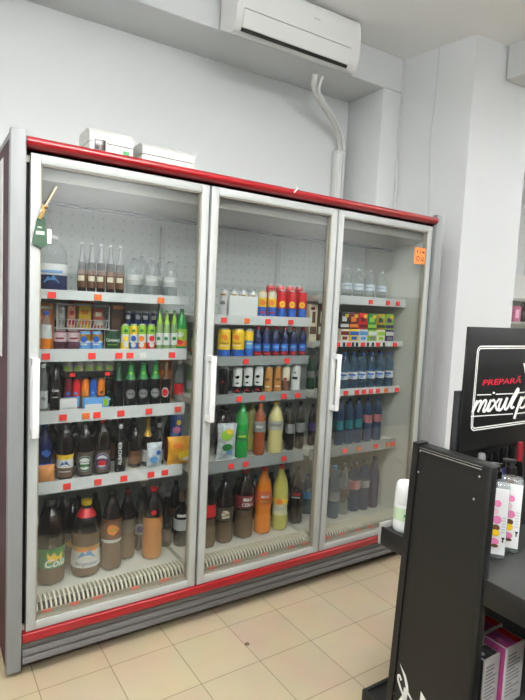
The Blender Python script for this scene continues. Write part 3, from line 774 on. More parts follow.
# ---- middle door, second shelf
V('beer_can', 'can', 1, 1, [224, 238], 13.5, 328, YEL, None, [(.04, .28, BLUE), (.28, .94, YEL)], '{o} of the two wide yellow and blue cans on the middle second shelf', 'can', [('bar', .50, .40, GOLD, .05), ('bar', .42, .4, CRM, .03), ('blob', .7, .3, ORP, 4)], group='wide yellow and blue cans')
V('beer_can', 'can', 1, 1, [249], 9, 329, LBLUE, None, [(.04, .32, BLUE), (.32, .6, LBLUE), (.6, .94, YEL)], 'slimmer yellow and light blue can beside the wide ones', 'can', [('bar', .5, .36, WHITE, .05)])
V('soda_bottle', 'slim', 1, 1, [257.5, 266.5, 275.5, 284.5, 293.5, 302.5], 8.8, 326, NAVY, REDP, [(.06, .20, DRED), (.20, .44, BLUE)], '{o} from the left of the six small navy bottles with red caps', 'bottle', [('bar', .34, .34, LBLUE, .08), ('bar', .13, .34, REDP, .05)], group='small navy bottles with red caps')
# ---- middle door, third shelf
V('drink_can', 'can', 1, 2, [224], 10, 367, BLKG, None, [(.06, .94, BLKG)], 'black can left of the white and black ones, middle third shelf', 'can', [('blob', .5, .3, DRED, 3)])
V('drink_can', 'can', 1, 2, [237.5, 248, 258.5], 9.8, 366, WHITE, None, [(.06, .30, BLKG), (.30, .92, WHITE)], '{o} from the left of the three white cans with black and red print', 'can', [('blob', .62, .26, BLKG, 5), ('tri', .10, .36, REDP), ('bar', .42, .16, BLKG, .05)], group='white cans with black and red print')
V('drink_can', 'can', 1, 2, [268.5, 277.5], 8.6, 366, GOLD, None, [(.06, .94, mat('amber print', S(178, 122, 56), .4))], ['amber can next to the white and black cans', 'amber can next to the cream coffee can'], 'can', [('blob', .5, .3, BRN, 5), ('bar', .25, .3, CRM, .05)], group='amber cans')
V('coffee_can', 'can', 1, 2, [286], 8.2, 366, CRM, None, [(.06, .45, BRN), (.45, .94, CRM)], 'brown and cream coffee can between amber and silver white cans', 'can', [('blob', .5, .3, DRED, 5)])
V('drink_can', 'can', 1, 2, [295.5], 9.5, 364, SILV, None, [(.06, .94, WHITE)], 'silver white can with dark print at the end of the third shelf', 'can', [('bar', .5, .3, BLACKP, .10), ('blob', .7, .2, GREYP, 3)])
# ---- middle door, fourth shelf
p = at(224, 470, y=YS + .03)
V('soda_bottle', 'pet', 1, 3, [222], 16, 406, DARKG, BLACKP, [(.40, .6, mat('taupe print', S(82, 70, 58), .5))], 'dark bottle behind the white and green bag', 'bottle', row=.09)
pouch('chips_bag', p.x + .012, YS + .043, SZ(1, 3) + .001, .115, .215, .05, FOILW, 'white bag with green and yellow print leaning on the middle fourth shelf', 'bag', tilt=-.08, seed=9, rz=-.2, deco=[(-.005, .15, .035, .03, LIME), (.01, .17, .02, .015, YEL), (0, .08, .03, .022, GRN), (.015, .05, .02, .015, LBLUE)])
V('soda_bottle', 'pet', 1, 3, [241.5], 15.5, 401, GRNP, GRN, [(.30, .5, GRN)], 'bright green soda bottle beside the white and green bag', 'bottle', [('bar', .4, .3, LIME, .04)])
V('soda_bottle', 'pet', 1, 3, [251], 13, 401, LEMN, YEL, [(.40, .6, LEMN)], 'pale lemon bottle between green and rust orange bottles, set back', 'bottle', row=.11)
V('soda_bottle', 'pet', 1, 3, [259.5], 13, 403, RUST, ORP, [(.46, .66, GREYP)], 'rust orange bottle with grey label', 'bottle', [('text', .56, .28, WHITEI, 'MAX', .2, .02)], row=.01)
V('soda_bottle', 'pet', 1, 3, [275.5], 17, 401, YELP, YEL, [(.46, .64, mat('pale grey print', S(168, 168, 150), .5))], 'pale yellow bottle with grey lettered label', 'bottle', [('bar', .56, .36, GREYP, .05)], row=.0)
V('soda_bottle', 'pet', 1, 3, [290, 300], 10, 402, DARKG, BLACKP, [(.36, .56, GREYP)], ['dark bottle with grey label next to the pale yellow bottle', 'dark bottle with grey label at the end of the middle fourth shelf'], 'bottle', row=.03, group='dark bottles on the middle fourth shelf')
# ---- middle door, bottom deck
V('soda_bottle', 'pet', 1, 4, [208], 17, 476, COLA, PURP, [(.44, .62, REDP)], 'cola bottle with red label and purple cap, half hidden by the door frame', 'bottle', lower=(.44, COLA_HAZE), row=.0)
V('soda_bottle', 'pet', 1, 4, [224.5], 20, 474, COLA, BLACKP, [(.34, .54, mat('taupe print', S(82, 70, 58), .5))], 'cola bottle with cream script label, left of the red labelled one', 'bottle', [('blob', .44, .36, CRM, 7), ('text', .44, .34, BRN, 'Cola', .4, .02)], lower=(.34, COLA_HAZE), rz=.1, row=.01)
V('soda_bottle', 'pet', 1, 4, [244], 21, 469, COLA, REDP, [(.46, .64, DRED)], 'cola bottle with wide red label and red cap, left of the orange drink', 'bottle', [('text', .585, .24, WHITEI, 'MAX', .2, .02), ('text', .51, .24, WHITEI, 'COLA', .2, .02)], lower=(.46, COLA_HAZE), rz=.35, row=.01)
V('soda_bottle', 'pet', 1, 4, [263], 18.5, 467, ORNG, REDP, [(.46, .66, mat('deep orange print', S(206, 92, 34), .4))], 'orange drink bottle with red cap on the bottom deck', 'bottle', [('text', .58, .24, WHITEI, 'MAX', .2, .02), ('bar', .51, .3, GOLD, .03)], rz=.2, row=.01)
V('soda_bottle', 'pet', 1, 4, [280], 17, 465, LEMN, REDP, [(.42, .50, YEL), (.24, .42, mat('pale lemon label', S(206, 204, 160), .4))], 'lemon drink bottle with red cap right of the orange drink', 'bottle', [('blob', .46, .3, ORP, 7), ('bar', .34, .34, GREYL, .05)], row=.01)
V('soda_bottle', 'pet', 1, 4, [296], 16, 466, COLA, BLACKP, [(.44, .62, BLKG)], 'dark cola bottle with red and white script right of the lemon drink', 'bottle', [('text', .54, .3, REDP, 'Cola', .4, .02), ('bar', .48, .3, GREYL, .02)], row=.04)
V('water_bottle', 'petw', 1, 4, [307], 12, 474, CLRB, BLUE, [(.4, .58, LBLUE)], 'bluish water bottle at the right end of the middle bottom deck', 'bottle', row=.14)
# ---- right door, top shelf
V('water_bottle', 'petw', 2, 0, [347, 358.5, 370, 381.5], 11, 268, CLR, WHITE, [(.28, .5, mat('faint blue label', S(190, 204, 214), .4))], '{o} from the left of the four clear water bottles on the right top shelf', 'bottle', [('bar', .4, .36, GREYP, .03)], row=.03, group='clear water bottles on the right top shelf')
# ---- right door, second shelf: two layers of drink cartons
LOW = ((341, 349.5, CRM, DRED, 'cream drink carton at the left of the lower layer'), (350, 359, YEL, BLUE, 'yellow and blue drink carton in the lower layer'), (359.5, 368, WHITE, LBLUE, 'white and blue drink carton in the lower layer'),
       (368.5, 377, LIME, WHITE, 'lime and white drink carton in the lower layer'), (377.5, 385.5, CRM, LIME, 'cream and lime drink carton in the lower layer'), (386, 394, PURP, WHITE, 'purple drink carton in the lower layer'))
UP = ((341, 349.5, BLKG, WHITE, 'black drink carton at the left of the upper layer'), (350, 359, DRED, ORP, 'dark red drink carton in the upper layer'), (359.5, 368, REDP, DRED, 'bright red drink carton in the upper layer'),
      (368.5, 377, GRN, LIME, 'green drink carton in the upper layer'), (377.5, 385.5, GOLD, DGRN, 'gold and green drink carton in the upper layer'), (386, 394, LIME, PURP, 'lime drink carton standing on the purple one'))
for (a, b2, m1, m2, lb), (_, _, m3, m4, lb2) in zip(LOW, UP):
    o = boxpack('drink_carton', 2, 1, a, b2, 328, m1, None, lb, 'carton', depth=.05, row=.004, group='drink cartons behind the right door', deco=[(.0, 1, .55, .85, m2), (.2, .8, .2, .45, m2 if m2 is not WHITE else GREYP)], hfix=.085)
    boxpack('drink_carton', 2, 1, a, b2, 310, m3, None, lb2, 'carton', depth=.05, row=.004, group='drink cartons behind the right door', deco=[(.0, 1, .1, .3, m4), (.15, .7, .45, .75, m4), (.5, .9, .7, .9, YEL if m3 is not GOLD else LIME)], zadd=.0865, hfix=.105)
for u0, u1, m1, m2, lb in ((309, 317, CRM, BRN, 'cream and brown carton seen past the end of the middle shelves'), (317.5, 325, BRN, CRM, 'brown carton with cream print seen past the end of the middle shelves')):
    boxpack('snack_carton', 2, 1, u0, u1, 304, m1, None, lb, 'carton', depth=.06, row=.06, deco=[(.1, .9, .2, .4, m2), (.3, .7, .5, .8, m2), (.1, .6, .84, .92, DRED)])
# ---- right door, third shelf
V('water_bottle', 'petw', 2, 2, [344, 353, 362, 371, 380, 389], 9.6, 353, CLRB, BLUE, [(.28, .48, WHITE)], '{o} from the left of the six bluish water bottles with white labels', 'bottle', [('bar', .40, .4, BLUE, .05), ('blob', .34, .2, LBLUE, 3)], group='bluish water bottles with white labels', row=.01)
V('water_bottle', 'petw', 2, 2, [348, 358, 368, 378], 9.6, 350, CLRB, DRED, [(.28, .48, LBLUE)], '{o} from the left of the red capped water bottles in the row behind', 'bottle', row=.13, group='red capped water bottles in the row behind')
V('soda_bottle', 'pet', 2, 2, [311, 320], 9, 356, DGRN, DRED, [(.36, .56, GREYP)], ['dark green bottle seen through the middle door, nearer the middle shelf', 'dark green bottle seen through the middle door, nearer the right frame'], 'bottle', row=.08, group='dark green bottles past the middle shelf')
# ---- right door, fourth shelf
V('water_bottle', 'petw', 2, 3, [339.5, 349, 358], 9.6, 399, CLRD, NAVY, [(.34, .54, TEAL)], '{o} from the left of the three dark blue bottles with teal labels', 'bottle', group='dark blue bottles with teal labels', row=.01)
V('water_bottle', 'petw', 2, 3, [367.5, 377], 9.6, 398, CLRD, NAVY, [(.44, .62, mat('dusty pink label', S(176, 112, 118), .4))], ['dark blue bottle with dusty pink label next to the teal ones', 'dark blue bottle with dusty pink label at the end of its shelf'], 'bottle', group='dark blue bottles with pink labels', row=.01)
V('soda_bottle', 'pet', 2, 3, [312, 320.5], 8.5, 404, DARKG, BLACKP, [(.36, .56, PURP)], ['dark bottle with purple label seen through the middle door, nearer the shelf', 'dark bottle with purple label seen through the middle door, nearer the frame'], 'bottle', row=.08, group='dark bottles past the middle fourth shelf')
# ---- right door, bottom deck
V('water_bottle', 'petw', 2, 4, [333.5], 13, 466, CLRB, LBLUE, [(.34, .52, GREYP)], 'water bottle with light blue cap at the left of the right bottom deck', 'bottle', row=.0)
V('water_bottle', 'petw', 2, 4, [344], 11, 464, CLR, GREYP, [(.36, .52, mat('taupe print', S(82, 70, 58), .5))], 'clear bottle second from the left on the right bottom deck', 'bottle', row=.02)
V('water_bottle', 'petw', 2, 4, [354], 12, 462, CLRD, NAVY, [(.46, .64, mat('dusty pink label', S(176, 112, 118), .4))], 'dark blue bottle with pink label on the right bottom deck', 'bottle', row=.03)
V('water_bottle', 'petw', 2, 4, [363.5], 11.5, 460, CLRD, NAVY, [(.46, .60, GREYP)], 'dark blue bottle with grey label on the right bottom deck', 'bottle', row=.02)
V('water_bottle', 'petw', 2, 4, [373], 11.5, 457, mat('deep blue plastic', S(22, 40, 84), .15), NAVY, [(.46, .62, NAVY)], 'deep blue bottle at the right end of the bottom deck', 'bottle', row=.02)

# ---- stock standing in the back rows
V('soda_bottle', 'pet', 0, 3, [52, 74, 95, 114, 133, 152, 170], 15, 424, DARKG, BLACKP, [(.1, .45, BRN)], '{o} from the left of the dark bottles in the back row, left fourth shelf', 'bottle', row=.2, group='dark bottles in the back row of the left fourth shelf')
V('soda_bottle', 'pet', 0, 4, [46, 62, 78, 95, 111, 127, 143, 159, 175], 14, 500, COLA, BLACKP, [(.3, .5, BRN)], '{o} from the left of the dark bottles at the very back, left bottom deck', 'bottle', row=.27, group='dark bottles at the back of the left bottom deck')
V('beer_bottle', 'beer', 0, 2, [48, 62, 76, 90, 104, 118, 132, 146, 157], 10, 366, BLKG, GRN, [(.08, .5, BLKG)], '{o} from the left of the black bottles in the back row, left third shelf', 'bottle', row=.22, group='black bottles in the back row of the left third shelf')
V('drink_can', 'can', 0, 1, [50, 64, 78, 92, 106, 120], 11, 318, NAVY, None, [(.06, .94, mat('black can print', S(26, 28, 32), .4))], '{o} from the left of the dark cans behind the wire basket', 'can', [('bar', .5, .3, GREYP, .05)], row=.30, group='dark cans behind the wire basket')
V('soda_bottle', 'pet', 1, 3, [226, 241, 256, 271, 286], 14, 408, DARKG, BLACKP, [(.3, .5, BRN)], '{o} from the left of the dark bottles in the back row, middle fourth shelf', 'bottle', row=.24, group='dark bottles in the back row of the middle fourth shelf')
V('soda_bottle', 'pet', 1, 4, [222, 238, 254, 270, 286], 15, 480, COLA, BLACKP, [(.3, .5, DRED)], '{o} from the left of the cola bottles in the back row, middle bottom deck', 'bottle', row=.22, group='cola bottles in the back row of the middle bottom deck')
V('drink_can', 'can', 1, 2, [228, 240, 252, 264, 276, 288], 10, 369, BLKG, None, [(.06, .94, mat('black can print', S(26, 28, 32), .4))], '{o} from the left of the dark cans in the back row, middle third shelf', 'can', row=.13, group='dark cans in the back row of the middle third shelf')
V('drink_can', 'can', 1, 1, [228, 240, 252, 264, 276, 288], 10, 330, NAVY, None, [(.06, .94, NAVY)], '{o} from the left of the navy cans in the back row, middle second shelf', 'can', row=.13, group='navy cans in the back row of the middle second shelf')
V('water_bottle', 'petw', 2, 3, [336, 346.5, 357, 367.5], 9.6, 402, CLRD, NAVY, [(.34, .54, TEAL)], '{o} from the left of the dark blue bottles in the back row, right fourth shelf', 'bottle', row=.14, group='dark blue bottles in the back row of the right fourth shelf')
V('water_bottle', 'petw', 2, 4, [333, 342, 351], 9.5, 470, CLRD, NAVY, [(.40, .56, TEAL)], '{o} from the left of the dark blue bottles in the back row, right bottom deck', 'bottle', row=.2, group='dark blue bottles in the back row of the right bottom deck')
# ---- wire basket hung under the left top shelf, in front of the back row
t = empty('wire_basket', (0, 0, 0), 'white wire basket of sweets behind the plum, blue and gold cans', 'basket')
ya, yb = YS + .13, YS + .20
xa = solve_x(57, ya, 1.5); xb = solve_x(109, ya, 1.5); za = at(80, 329, y=ya).z; zb = at(80, 305, y=ya).z
t.location = ((xa + xb) / 2, (ya + yb) / 2, SZ(0, 1) + .001)
O = t.location.copy(); wr = MB()
def wire(p, q, r=.0022): wr.tube([Vector(p) - O, Vector(q) - O], r, 6)
for z in (za, zb):
    for p, q in (((xa, ya), (xb, ya)), ((xb, ya), (xb, yb)), ((xb, yb), (xa, yb)), ((xa, yb), (xa, ya))): wire((*p, z), (*q, z), .003)
for x in (xa, xb):
    for y in (ya, yb): wire((x, y, SZ(0, 1) + .001), (x, y, zb), .003)
wr.build('frame', WHITE, t)
wr = MB(); n = 16
for i in range(1, n):
    x = xa + (xb - xa) * i / n
    wire((x, ya, za), (x + .006, ya, za + (zb - za) * .38)); wire((x, ya, za), (x, yb, za)); wire((x, yb, za), (x, yb, zb))
wr.tube([Vector((xa, ya, za + (zb - za) * .38)) - O, Vector((xb, ya, za + (zb - za) * .38)) - O], .002, 6)
wr.build('grid', WHITE, t)
for (f0, f1, h0, m1, m2, lb) in ((.03, .16, .95, WHITE, GREYL, 'white sweets packet at the left end of the wire basket'), (.22, .36, .9, mat('peach print', S(236, 160, 120), .4), REDP, 'peach sweets packet in the wire basket'),
                            (.42, .66, .95, YEL, ORP, 'yellow and orange sweets packet in the wire basket'), (.70, .92, .85, mat('faded red print', S(190, 84, 66), .4), CRM, 'faded red sweets packet in the wire basket')):
    w = (xb - xa) * (f1 - f0); h = (zb - za) * h0
    c = empty('sweets_packet', (xa + (xb - xa) * (f0 + f1) / 2, (ya + yb) / 2, za + .0042), lb, 'packet', 'sweets packets in the wire basket')
    MB().box((-w / 2, -.02, 0), (w / 2, .02, h), 0, .003).build('packet', m1, c)
    MB().box((-w * .4, -.0208, h * .15), (w * .4, -.0195, h * .4)).box((-w * .3, -.0208, h * .6), (w * .25, -.0195, h * .8)).build('print', m2, c)
x0 = solve_x(72, YS + .165, 1.58); x1 = solve_x(97, YS + .165, 1.58)
c = empty('sweets_packet', ((x0 + x1) / 2, YS + .225, SZ(0, 1) + .001), 'tall red sweets packet with yellow print rising behind the wire basket', 'packet')
hh = at(84, 298, y=YS + .21).z - SZ(0, 1) - .012
MB().box((-(x1 - x0) / 2, -.012, 0), ((x1 - x0) / 2, .012, hh), 0, .004).build('packet', REDP, c)
MB().box((-(x1 - x0) * .35, -.0132, hh * .86), ((x1 - x0) * .35, -.0115, hh * .93)).build('print', YEL, c)


# ================================================================== THINGS ON TOP OF THE FRIDGE
BOXW = mat('off white box plastic', S(190, 191, 185), .45)
# two control boxes
def control_box(x0, x1, y0, y1, z, h, label, disp):
    t = empty('control_box', ((x0 + x1) / 2, (y0 + y1) / 2, z), label, 'control box', 'white control boxes on the fridge')
    w = (x1 - x0) / 2; d = (y1 - y0) / 2
    MB().box((-w, -d, 0), (w, d, h * .58), 0, .004).build('box_base', BOXW, t)
    l = MB(); l.prism([(-d, h * .60), (-d, h * .84), (-d * .7, h), (d * .9, h), (d, h * .9), (d, h * .60)], -w, w)
    l.build('lid', BOXW, t)
    MB().box((-w + .003, -d + .003, h * .56), (w - .003, d - .003, h * .61)).build('lid_seam', mat('grey seam', S(84, 86, 86), .5), t)
    if disp:
        MB().box((-w * .78, -d - .004, h * .12), (-w * .28, -d + .004, h * .66), 0, .002).box((-w * .84, -d - .002, h * .08), (-w * .22, -d + .004, h * .70), 1).build('display', [mat('dark display', S(48, 34, 32), .2), GREYL], t)
        MB().box((w * .52, -d - .003, h * .12), (w * .80, -d + .004, h * .46)).build('sticker', GRN, t)
control_box(.258, .458, .12, .30, 2.236, .152, 'white control box with dark display and green sticker on the fridge top', True)
control_box(.503, .768, .12, .34, 2.236, .136, 'plain white box with a grey seam on the fridge top', False)

# hang tag on the left door
t = empty('hang_tag', (.045, -.012, 1.84), 'green hanging tag with white lettering on a wooden stick at the left door', 'tag')
b = MB(); b.add([(-.040, -.003, 0), (-.002, -.003, -.018), (.018, -.003, -.004), (.008, -.003, .10), (-.010, -.003, .125), (-.022, -.003, .10)], [[0, 1, 2, 3, 4, 5]])
b.add([(-.040, .001, 0), (-.002, .001, -.018), (.018, .001, -.004), (.008, .001, .10), (-.010, .001, .125), (-.022, .001, .10)], [[0, 1, 2, 3, 4, 5]])
n = 6
b.f += [[i, (i + 1) % n, n + (i + 1) % n, n + i] for i in range(n)]; b.m += [0] * n; b.sm += [False] * n
b.build('tag_body', mat('muted green card', S(50, 80, 58), .6), t)
MB().box((-.026, -.0045, .036), (.006, -.0032, .050)).box((-.020, -.0045, .062), (-.004, -.0032, .068)).build('lettering', mat('pale green print', S(188, 210, 186), .6), t)
MB().tube([(-.012, -.003, .10), (-.006, -.004, .135), (.010, -.006, .155), (.050, -.006, .235)], .0042, 8).build('stick', mat('pale wood', S(206, 186, 156), .6), t)
MB().tube([(-.014, -.006, .098), (-.004, -.010, .120), (.004, -.008, .132), (-.002, -.004, .145), (.016, -.007, .150)], .008, 8).build('string', mat('straw string', S(150, 122, 70), .7), t)
MB().box((.018, .0, .004), (.034, .002, .062)).build('paper_slip', WHITE, t)

# orange sticker on the right door glass
s = at(420.5, 256, y=.008)
t = empty('sticker', (s.x, .010, s.z), 'orange sticker with black pictograms on the right door glass', 'sticker')
MB().box((-.055, 0, -.052), (.052, .0015, .052)).build('backing', mat('orange sticker', S(238, 136, 62), .5), t)
m = MB()
for cx, cz, r in ((-.02, -.018, .017), (.024, -.020, .014)):
    p, f = ring2(r * .7, r, 16); m.add([(cx + a, -.0007, cz + c) for a, c in p], f)
m.box((.014, -.001, -.03), (.034, -.0003, -.026)).box((-.034, -.001, .018), (-.026, -.0003, .034)).box((.016, -.001, .02), (.036, -.0003, .030)).box((-.004, -.001, .014), (.0, -.0003, .036))
m.build('pictogram', BLACKP, t)

# bit of white tape on the red bar
fpart(MB().tube([(1.275, -.034, 2.232), (1.283, -.035, 2.240), (1.30, -.030, 2.256), (1.296, -.022, 2.268)], .004, 6), 'adhesive_tape', WHITE)

# ------------------------------------------------------------------ air conditioner
AX0, AX1 = 1.19, 2.125
t = empty('air_conditioner', ((AX0 + AX1) / 2, .70, 3.2), 'white split air conditioner mounted on the beam above the fridge', 'air conditioner')
def loc(pts): return [(y - .70, z - 3.2) for y, z in pts]
wd = (AX1 - AX0) / 2
m = MB(); m.prism(loc([(.70, 3.315), (.62, 3.275), (.56, 3.245), (.53, 3.245), (.505, 3.26), (.488, 3.30), (.478, 3.36), (.474, 3.42), (.476, 3.48), (.486, 3.53), (.50, 3.556), (.52, 3.567), (.70, 3.572)]), -wd, wd, 0, True)
m.build('casing', WHITEA, t)
fl = MB(); fl.prism(loc([(.493, 3.262), (.477, 3.305), (.467, 3.355), (.471, 3.355), (.482, 3.305), (.50, 3.262)]), -wd + .045, wd - .085)
fl.build('louvre_flap', WHITEA, t)
MB().prism(loc([(.5075, 3.243), (.494, 3.258), (.5, 3.264), (.515, 3.25)]), -wd + .045, wd - .085).build('air_slot', DKGAP, t)
sm = MB()
sm.prism(loc([(.4645, 3.357), (.4645, 3.3595), (.48, 3.3595), (.48, 3.357)]), -wd + .045, wd - .085)
sm.build('flap_seam', GREYL, t)
MB().box((wd * .16, -.2262, .255), (wd * .16 + .05, -.222, .265)).build('badge', mat('pale grey badge', S(196, 196, 196), .4), t)
t.rotation_euler.z = math.radians(-2)
AC = t; bpy.context.view_layer.update(); ACI = AC.matrix_basis.inverted()
# pipes and trunking below the unit
def onetube(name, pts, r, m, label, cat):
    c = Vector(pts[0]); o = MB().tube([Vector(p) - c for p in pts], r, 10).build(name, m); o.location = c
    return tag(o, label, cat)
def smooth(pts, sub=6):
    P = [Vector(p) for p in pts]; out = []
    for i in range(len(P) - 1):
        p0 = P[max(i - 1, 0)]; p1 = P[i]; p2 = P[i + 1]; p3 = P[min(i + 2, len(P) - 1)]
        for k in range(sub):
            q = k / sub
            out.append(.5 * ((2 * p1) + (p2 - p0) * q + (2 * p0 - 5 * p1 + 4 * p2 - p3) * q * q + (3 * p1 - p0 - 3 * p2 + p3) * q ** 3))
    return out + [P[-1]]
WRAP = mat('white pipe wrap', S(222, 222, 216), .6, noise=.05, nscale=30)
pa = [at(316, 73, y=.69), at(314, 84, y=.75), at(317, 96, y=.83), at(325, 108, y=.91), at(333, 122, y=.99), at(339, 138, y=1.03), at(341, 150, y=1.04)]
pb = [at(323, 76, y=.69), at(319, 90, y=.73), at(324, 101, y=.79), at(332, 113, y=.87), at(338.5, 127, y=.95), at(343, 140, y=.985), at(344.5, 150, y=.99)]
MB().tube([ACI @ Vector(p) for p in smooth(pa)], .021, 10).build('refrigerant_pipe', WRAP, AC)
MB().tube([ACI @ Vector(p) for p in smooth(pb)], .010, 10).build('drain_hose', WHITE, AC)
tz = at(340, 151, y=1.04).z
tx = at(340, 152, y=1.04).x
tr = MB().box((tx - .034, 1.012, 0), (tx + .036, 1.095, tz), 0, .004)
o = tr.build('cable_trunking', WHITE); tag(o, 'white vertical trunking in the corner below the air conditioner pipes', 'trunking')
o2 = MB().box((tx + .004, 1.005, 0), (tx + .010, 1.0125, tz - .03)).build('trunking_seam', GREYL, o)
g2 = at(344, 107, x=2.588)
o = MB().box((-.008, -.03, -.045), (.002, .03, .045), 0, .003).build('wall_plate', GREYP); o.location = (2.588, g2.y, g2.z); tag(o, 'small grey metal plate on the pier beside the pipes', 'wall plate')
cb = []
for u, v in ((441, 38), (437.5, 80), (434.5, 110), (432, 130), (430, 170), (429, 215), (428, 240)):
    p = at(u, v, x=2.845); cb.append((2.797 + (.69 - p.y) / .565 * .089 - .003, p.y, p.z))
onetube('wall_cable', smooth(cb), .003, mat('grey cable', S(196, 197, 195), .6), 'thin pale cable running down the side of the column', 'cable')
onetube('wall_conduit', [(2.775, .684, 3.58), (2.775, .684, 0)], .006, WALL, 'thin painted conduit running down the pier corner', 'conduit')

# scuff on the tiles
o = MB().lathe([(.012, 0), (.010, .003), (.0001, .004)], 9).build('dirt_crumb', mat('dirt', S(92, 78, 62), .9)); o.location = (.943, -.301, .0003)
tag(o, 'small dark crumb on the floor tiles before the fridge', 'crumb')

# ================================================================== DISPLAY STAND
PX = 1.10
st = empty('display_stand', (PX, -1.23, 0), 'black double sided shop display stand at the right', 'display stand')
SO = Vector((PX, -1.23, 0))
def spart(mb, name, m, parent=None):
    p = parent or st
    o = mb.build(name, m, p)
    if p is st: o.location = -SO
    return o
# end panel: trapezoid board between two uprights
YL0, YL1, YR = -1.046, -1.092, -1.392        # far edge at floor / at top, near edge
ZTOP = 1.165
def yl(z): return YL0 + (YL1 - YL0) * z / ZTOP
b = MB()
vs = [(PX, YR + .012, .02), (PX, yl(.02) - .02, .02), (PX, yl(ZTOP) - .02, ZTOP), (PX, YR + .012, ZTOP - .004)]
vs += [(x + .014, y, z) for x, y, z in vs]
b.add(vs, [[0, 1, 2, 3], [7, 6, 5, 4], [0, 4, 5, 1], [1, 5, 6, 2], [2, 6, 7, 3], [3, 7, 4, 0]])
ep = spart(b, 'end_panel', BLACKP)
b = MB()                                      # far upright, follows the slanted edge
vs = [(PX - .006, yl(0) - .022, 0), (PX - .006, yl(0) + .004, 0), (PX - .006, yl(ZTOP) + .004, ZTOP + .012), (PX - .006, yl(ZTOP) - .022, ZTOP + .012)]
vs += [(x + .05, y, z) for x, y, z in vs]
b.add(vs, [[0, 1, 2, 3], [7, 6, 5, 4], [0, 4, 5, 1], [1, 5, 6, 2], [2, 6, 7, 3], [3, 7, 4, 0]])
spart(b, 'upright', BLACKS)
spart(MB().box((PX - .002, YR - .004, 0), (PX + .03, YR + .016, ZTOP + .004), 0, .002), 'upright', BLACKS)
spart(MB().box((PX + .0, YR, ZTOP - .004), (PX + .05, yl(ZTOP), ZTOP + .006), 0, .002), 'top_cap', BLACKS)
spart(MB().box((PX - .003, YR + .03, ZTOP - .012), (PX + .002, yl(ZTOP) - .005, ZTOP - .009)).box((PX - .003, YR + .03, ZTOP - .003), (PX + .002, yl(ZTOP) - .005, ZTOP - .001)), 'edge_strip', STEEL)['label'] = 'thin double highlight line painted along the top edge'  # highlight on the panel's top edge, modelled as bright strips
for u, v in ((420.5, 451), (418.6, 472), (479.6, 476.6), (474, 499), (393, 693)):
    p = at(u, v, x=PX - .001)
    spart(MB().lathe([(.0045, 0), (.0045, .002), (.0001, .003)], 10, 0), 'screw', STEEL).location = p - SO
    o = st.children[-1]
for o in st.children:
    if o.name.startswith('screw'): o.rotation_euler = (0, -PI / 2, 0)
# white swash graphic on the panel
def onpanel(pts): return [tuple(at(380 + x / 5.25, 640 + y / 5.25, x=PX - .0012)) for x, y in pts]
g = MB()
A = onpanel([(103, 118), (118, 150), (135, 185), (147, 235), (150, 275), (172, 318), (166, 322), (144, 285), (136, 265), (132, 230), (126, 195), (112, 150)])
g.add(A, [list(range(len(A)))])
vs, fs = ribbon([(112, 212), (102, 185), (95, 186), (96, 212), (108, 252), (122, 290), (138, 330)], 9)
g.add(onpanel(vs), fs)
T1 = onpanel([(126, 245), (146, 270), (138, 330), (86, 330), (108, 300), (122, 280)]); g.add(T1, [list(range(6))])
T2 = onpanel([(214, 268), (250, 330), (208, 330)]); g.add(T2, [[0, 1, 2]])
spart(g, 'logo', WHITEI)['label'] = 'white swash graphic at the foot of the panel'
# spine and posts
SX1 = 2.3; SY = -1.205
spart(MB().box((1.186, SY + .012, 0), (1.24, SY + .034, 1.370), 0, .002), 'post', mat('dark grey post', S(33, 35, 36), .4))
spart(MB().box((2.22, SY + .012, 0), (2.295, SY + .05, 1.374), 0, .003), 'post', mat('dark grey post', S(33, 35, 36), .4))
spart(MB().box((1.225, SY + .012, .10), (2.22, SY + .032, 1.36)), 'back_panel', BLACKS)
def stand_shelf(y0, y1, z, lip, front_far, x1=SX1):
    s = spart(MB().box((PX + .014, y0, z - .02), (x1, y1, z), 0, .001), 'shelf', SHELFG)
    spart(MB().box((PX + .006, y0, z - lip), (PX + .016, y1, z + .008), 0, .001), 'end_lip', BLACKP, s)
    yy = y1 if front_far else y0
    e = .012 if front_far else -.012
    spart(MB().box((PX + .004, min(yy, yy + e), z - lip), (x1, max(yy, yy + e), z + .020 if front_far else z + .004), 0, .001), 'price_rail', mat('pale price strip', S(150, 150, 144), .4) if front_far else BLACKP, s)
    return s
stand_shelf(SY + .05, -.955, .802, .062, True)
stand_shelf(-1.64, SY + .012, .802, .075, False)
stand_shelf(-1.66, SY + .012, .315, .06, False)
b0 = spart(MB().box((PX + .014, SY + .05, .02), (SX1, -.935, .118), 0, .002), 'base_shelf', BLACKS)
spart(MB().box((PX + .004, -.935, .02), (SX1, -.920, .125), 0, .002).box((PX + .0, SY + .05, .02), (PX + .014, -.92, .125)), 'front_lip', BLACKS, b0)
spart(MB().box((PX + .014, -1.66, .02), (SX1, SY + .012, .118), 0, .002), 'base_shelf', BLACKS)

# header sign
sg = empty('advertising_sign', (1.20, SY, 1.155), 'black header board with white script and red lettering above the stand', 'sign')
SG = Vector((1.20, SY, 1.155))
def gpart(mb, name, m): return mb.build(name, m, sg)
gpart(MB().box((-.004, 0, 0), (.88, .010, .441), 0, .0015), 'board', BLACKS)
def onsign(u, v):
    p = at(u, v, y=SY - .0012) - SG
    return (p.x, p.y, p.z)
def crop(x, y): return onsign(445 + x / 5.8375, 320 + y / 5.8375)
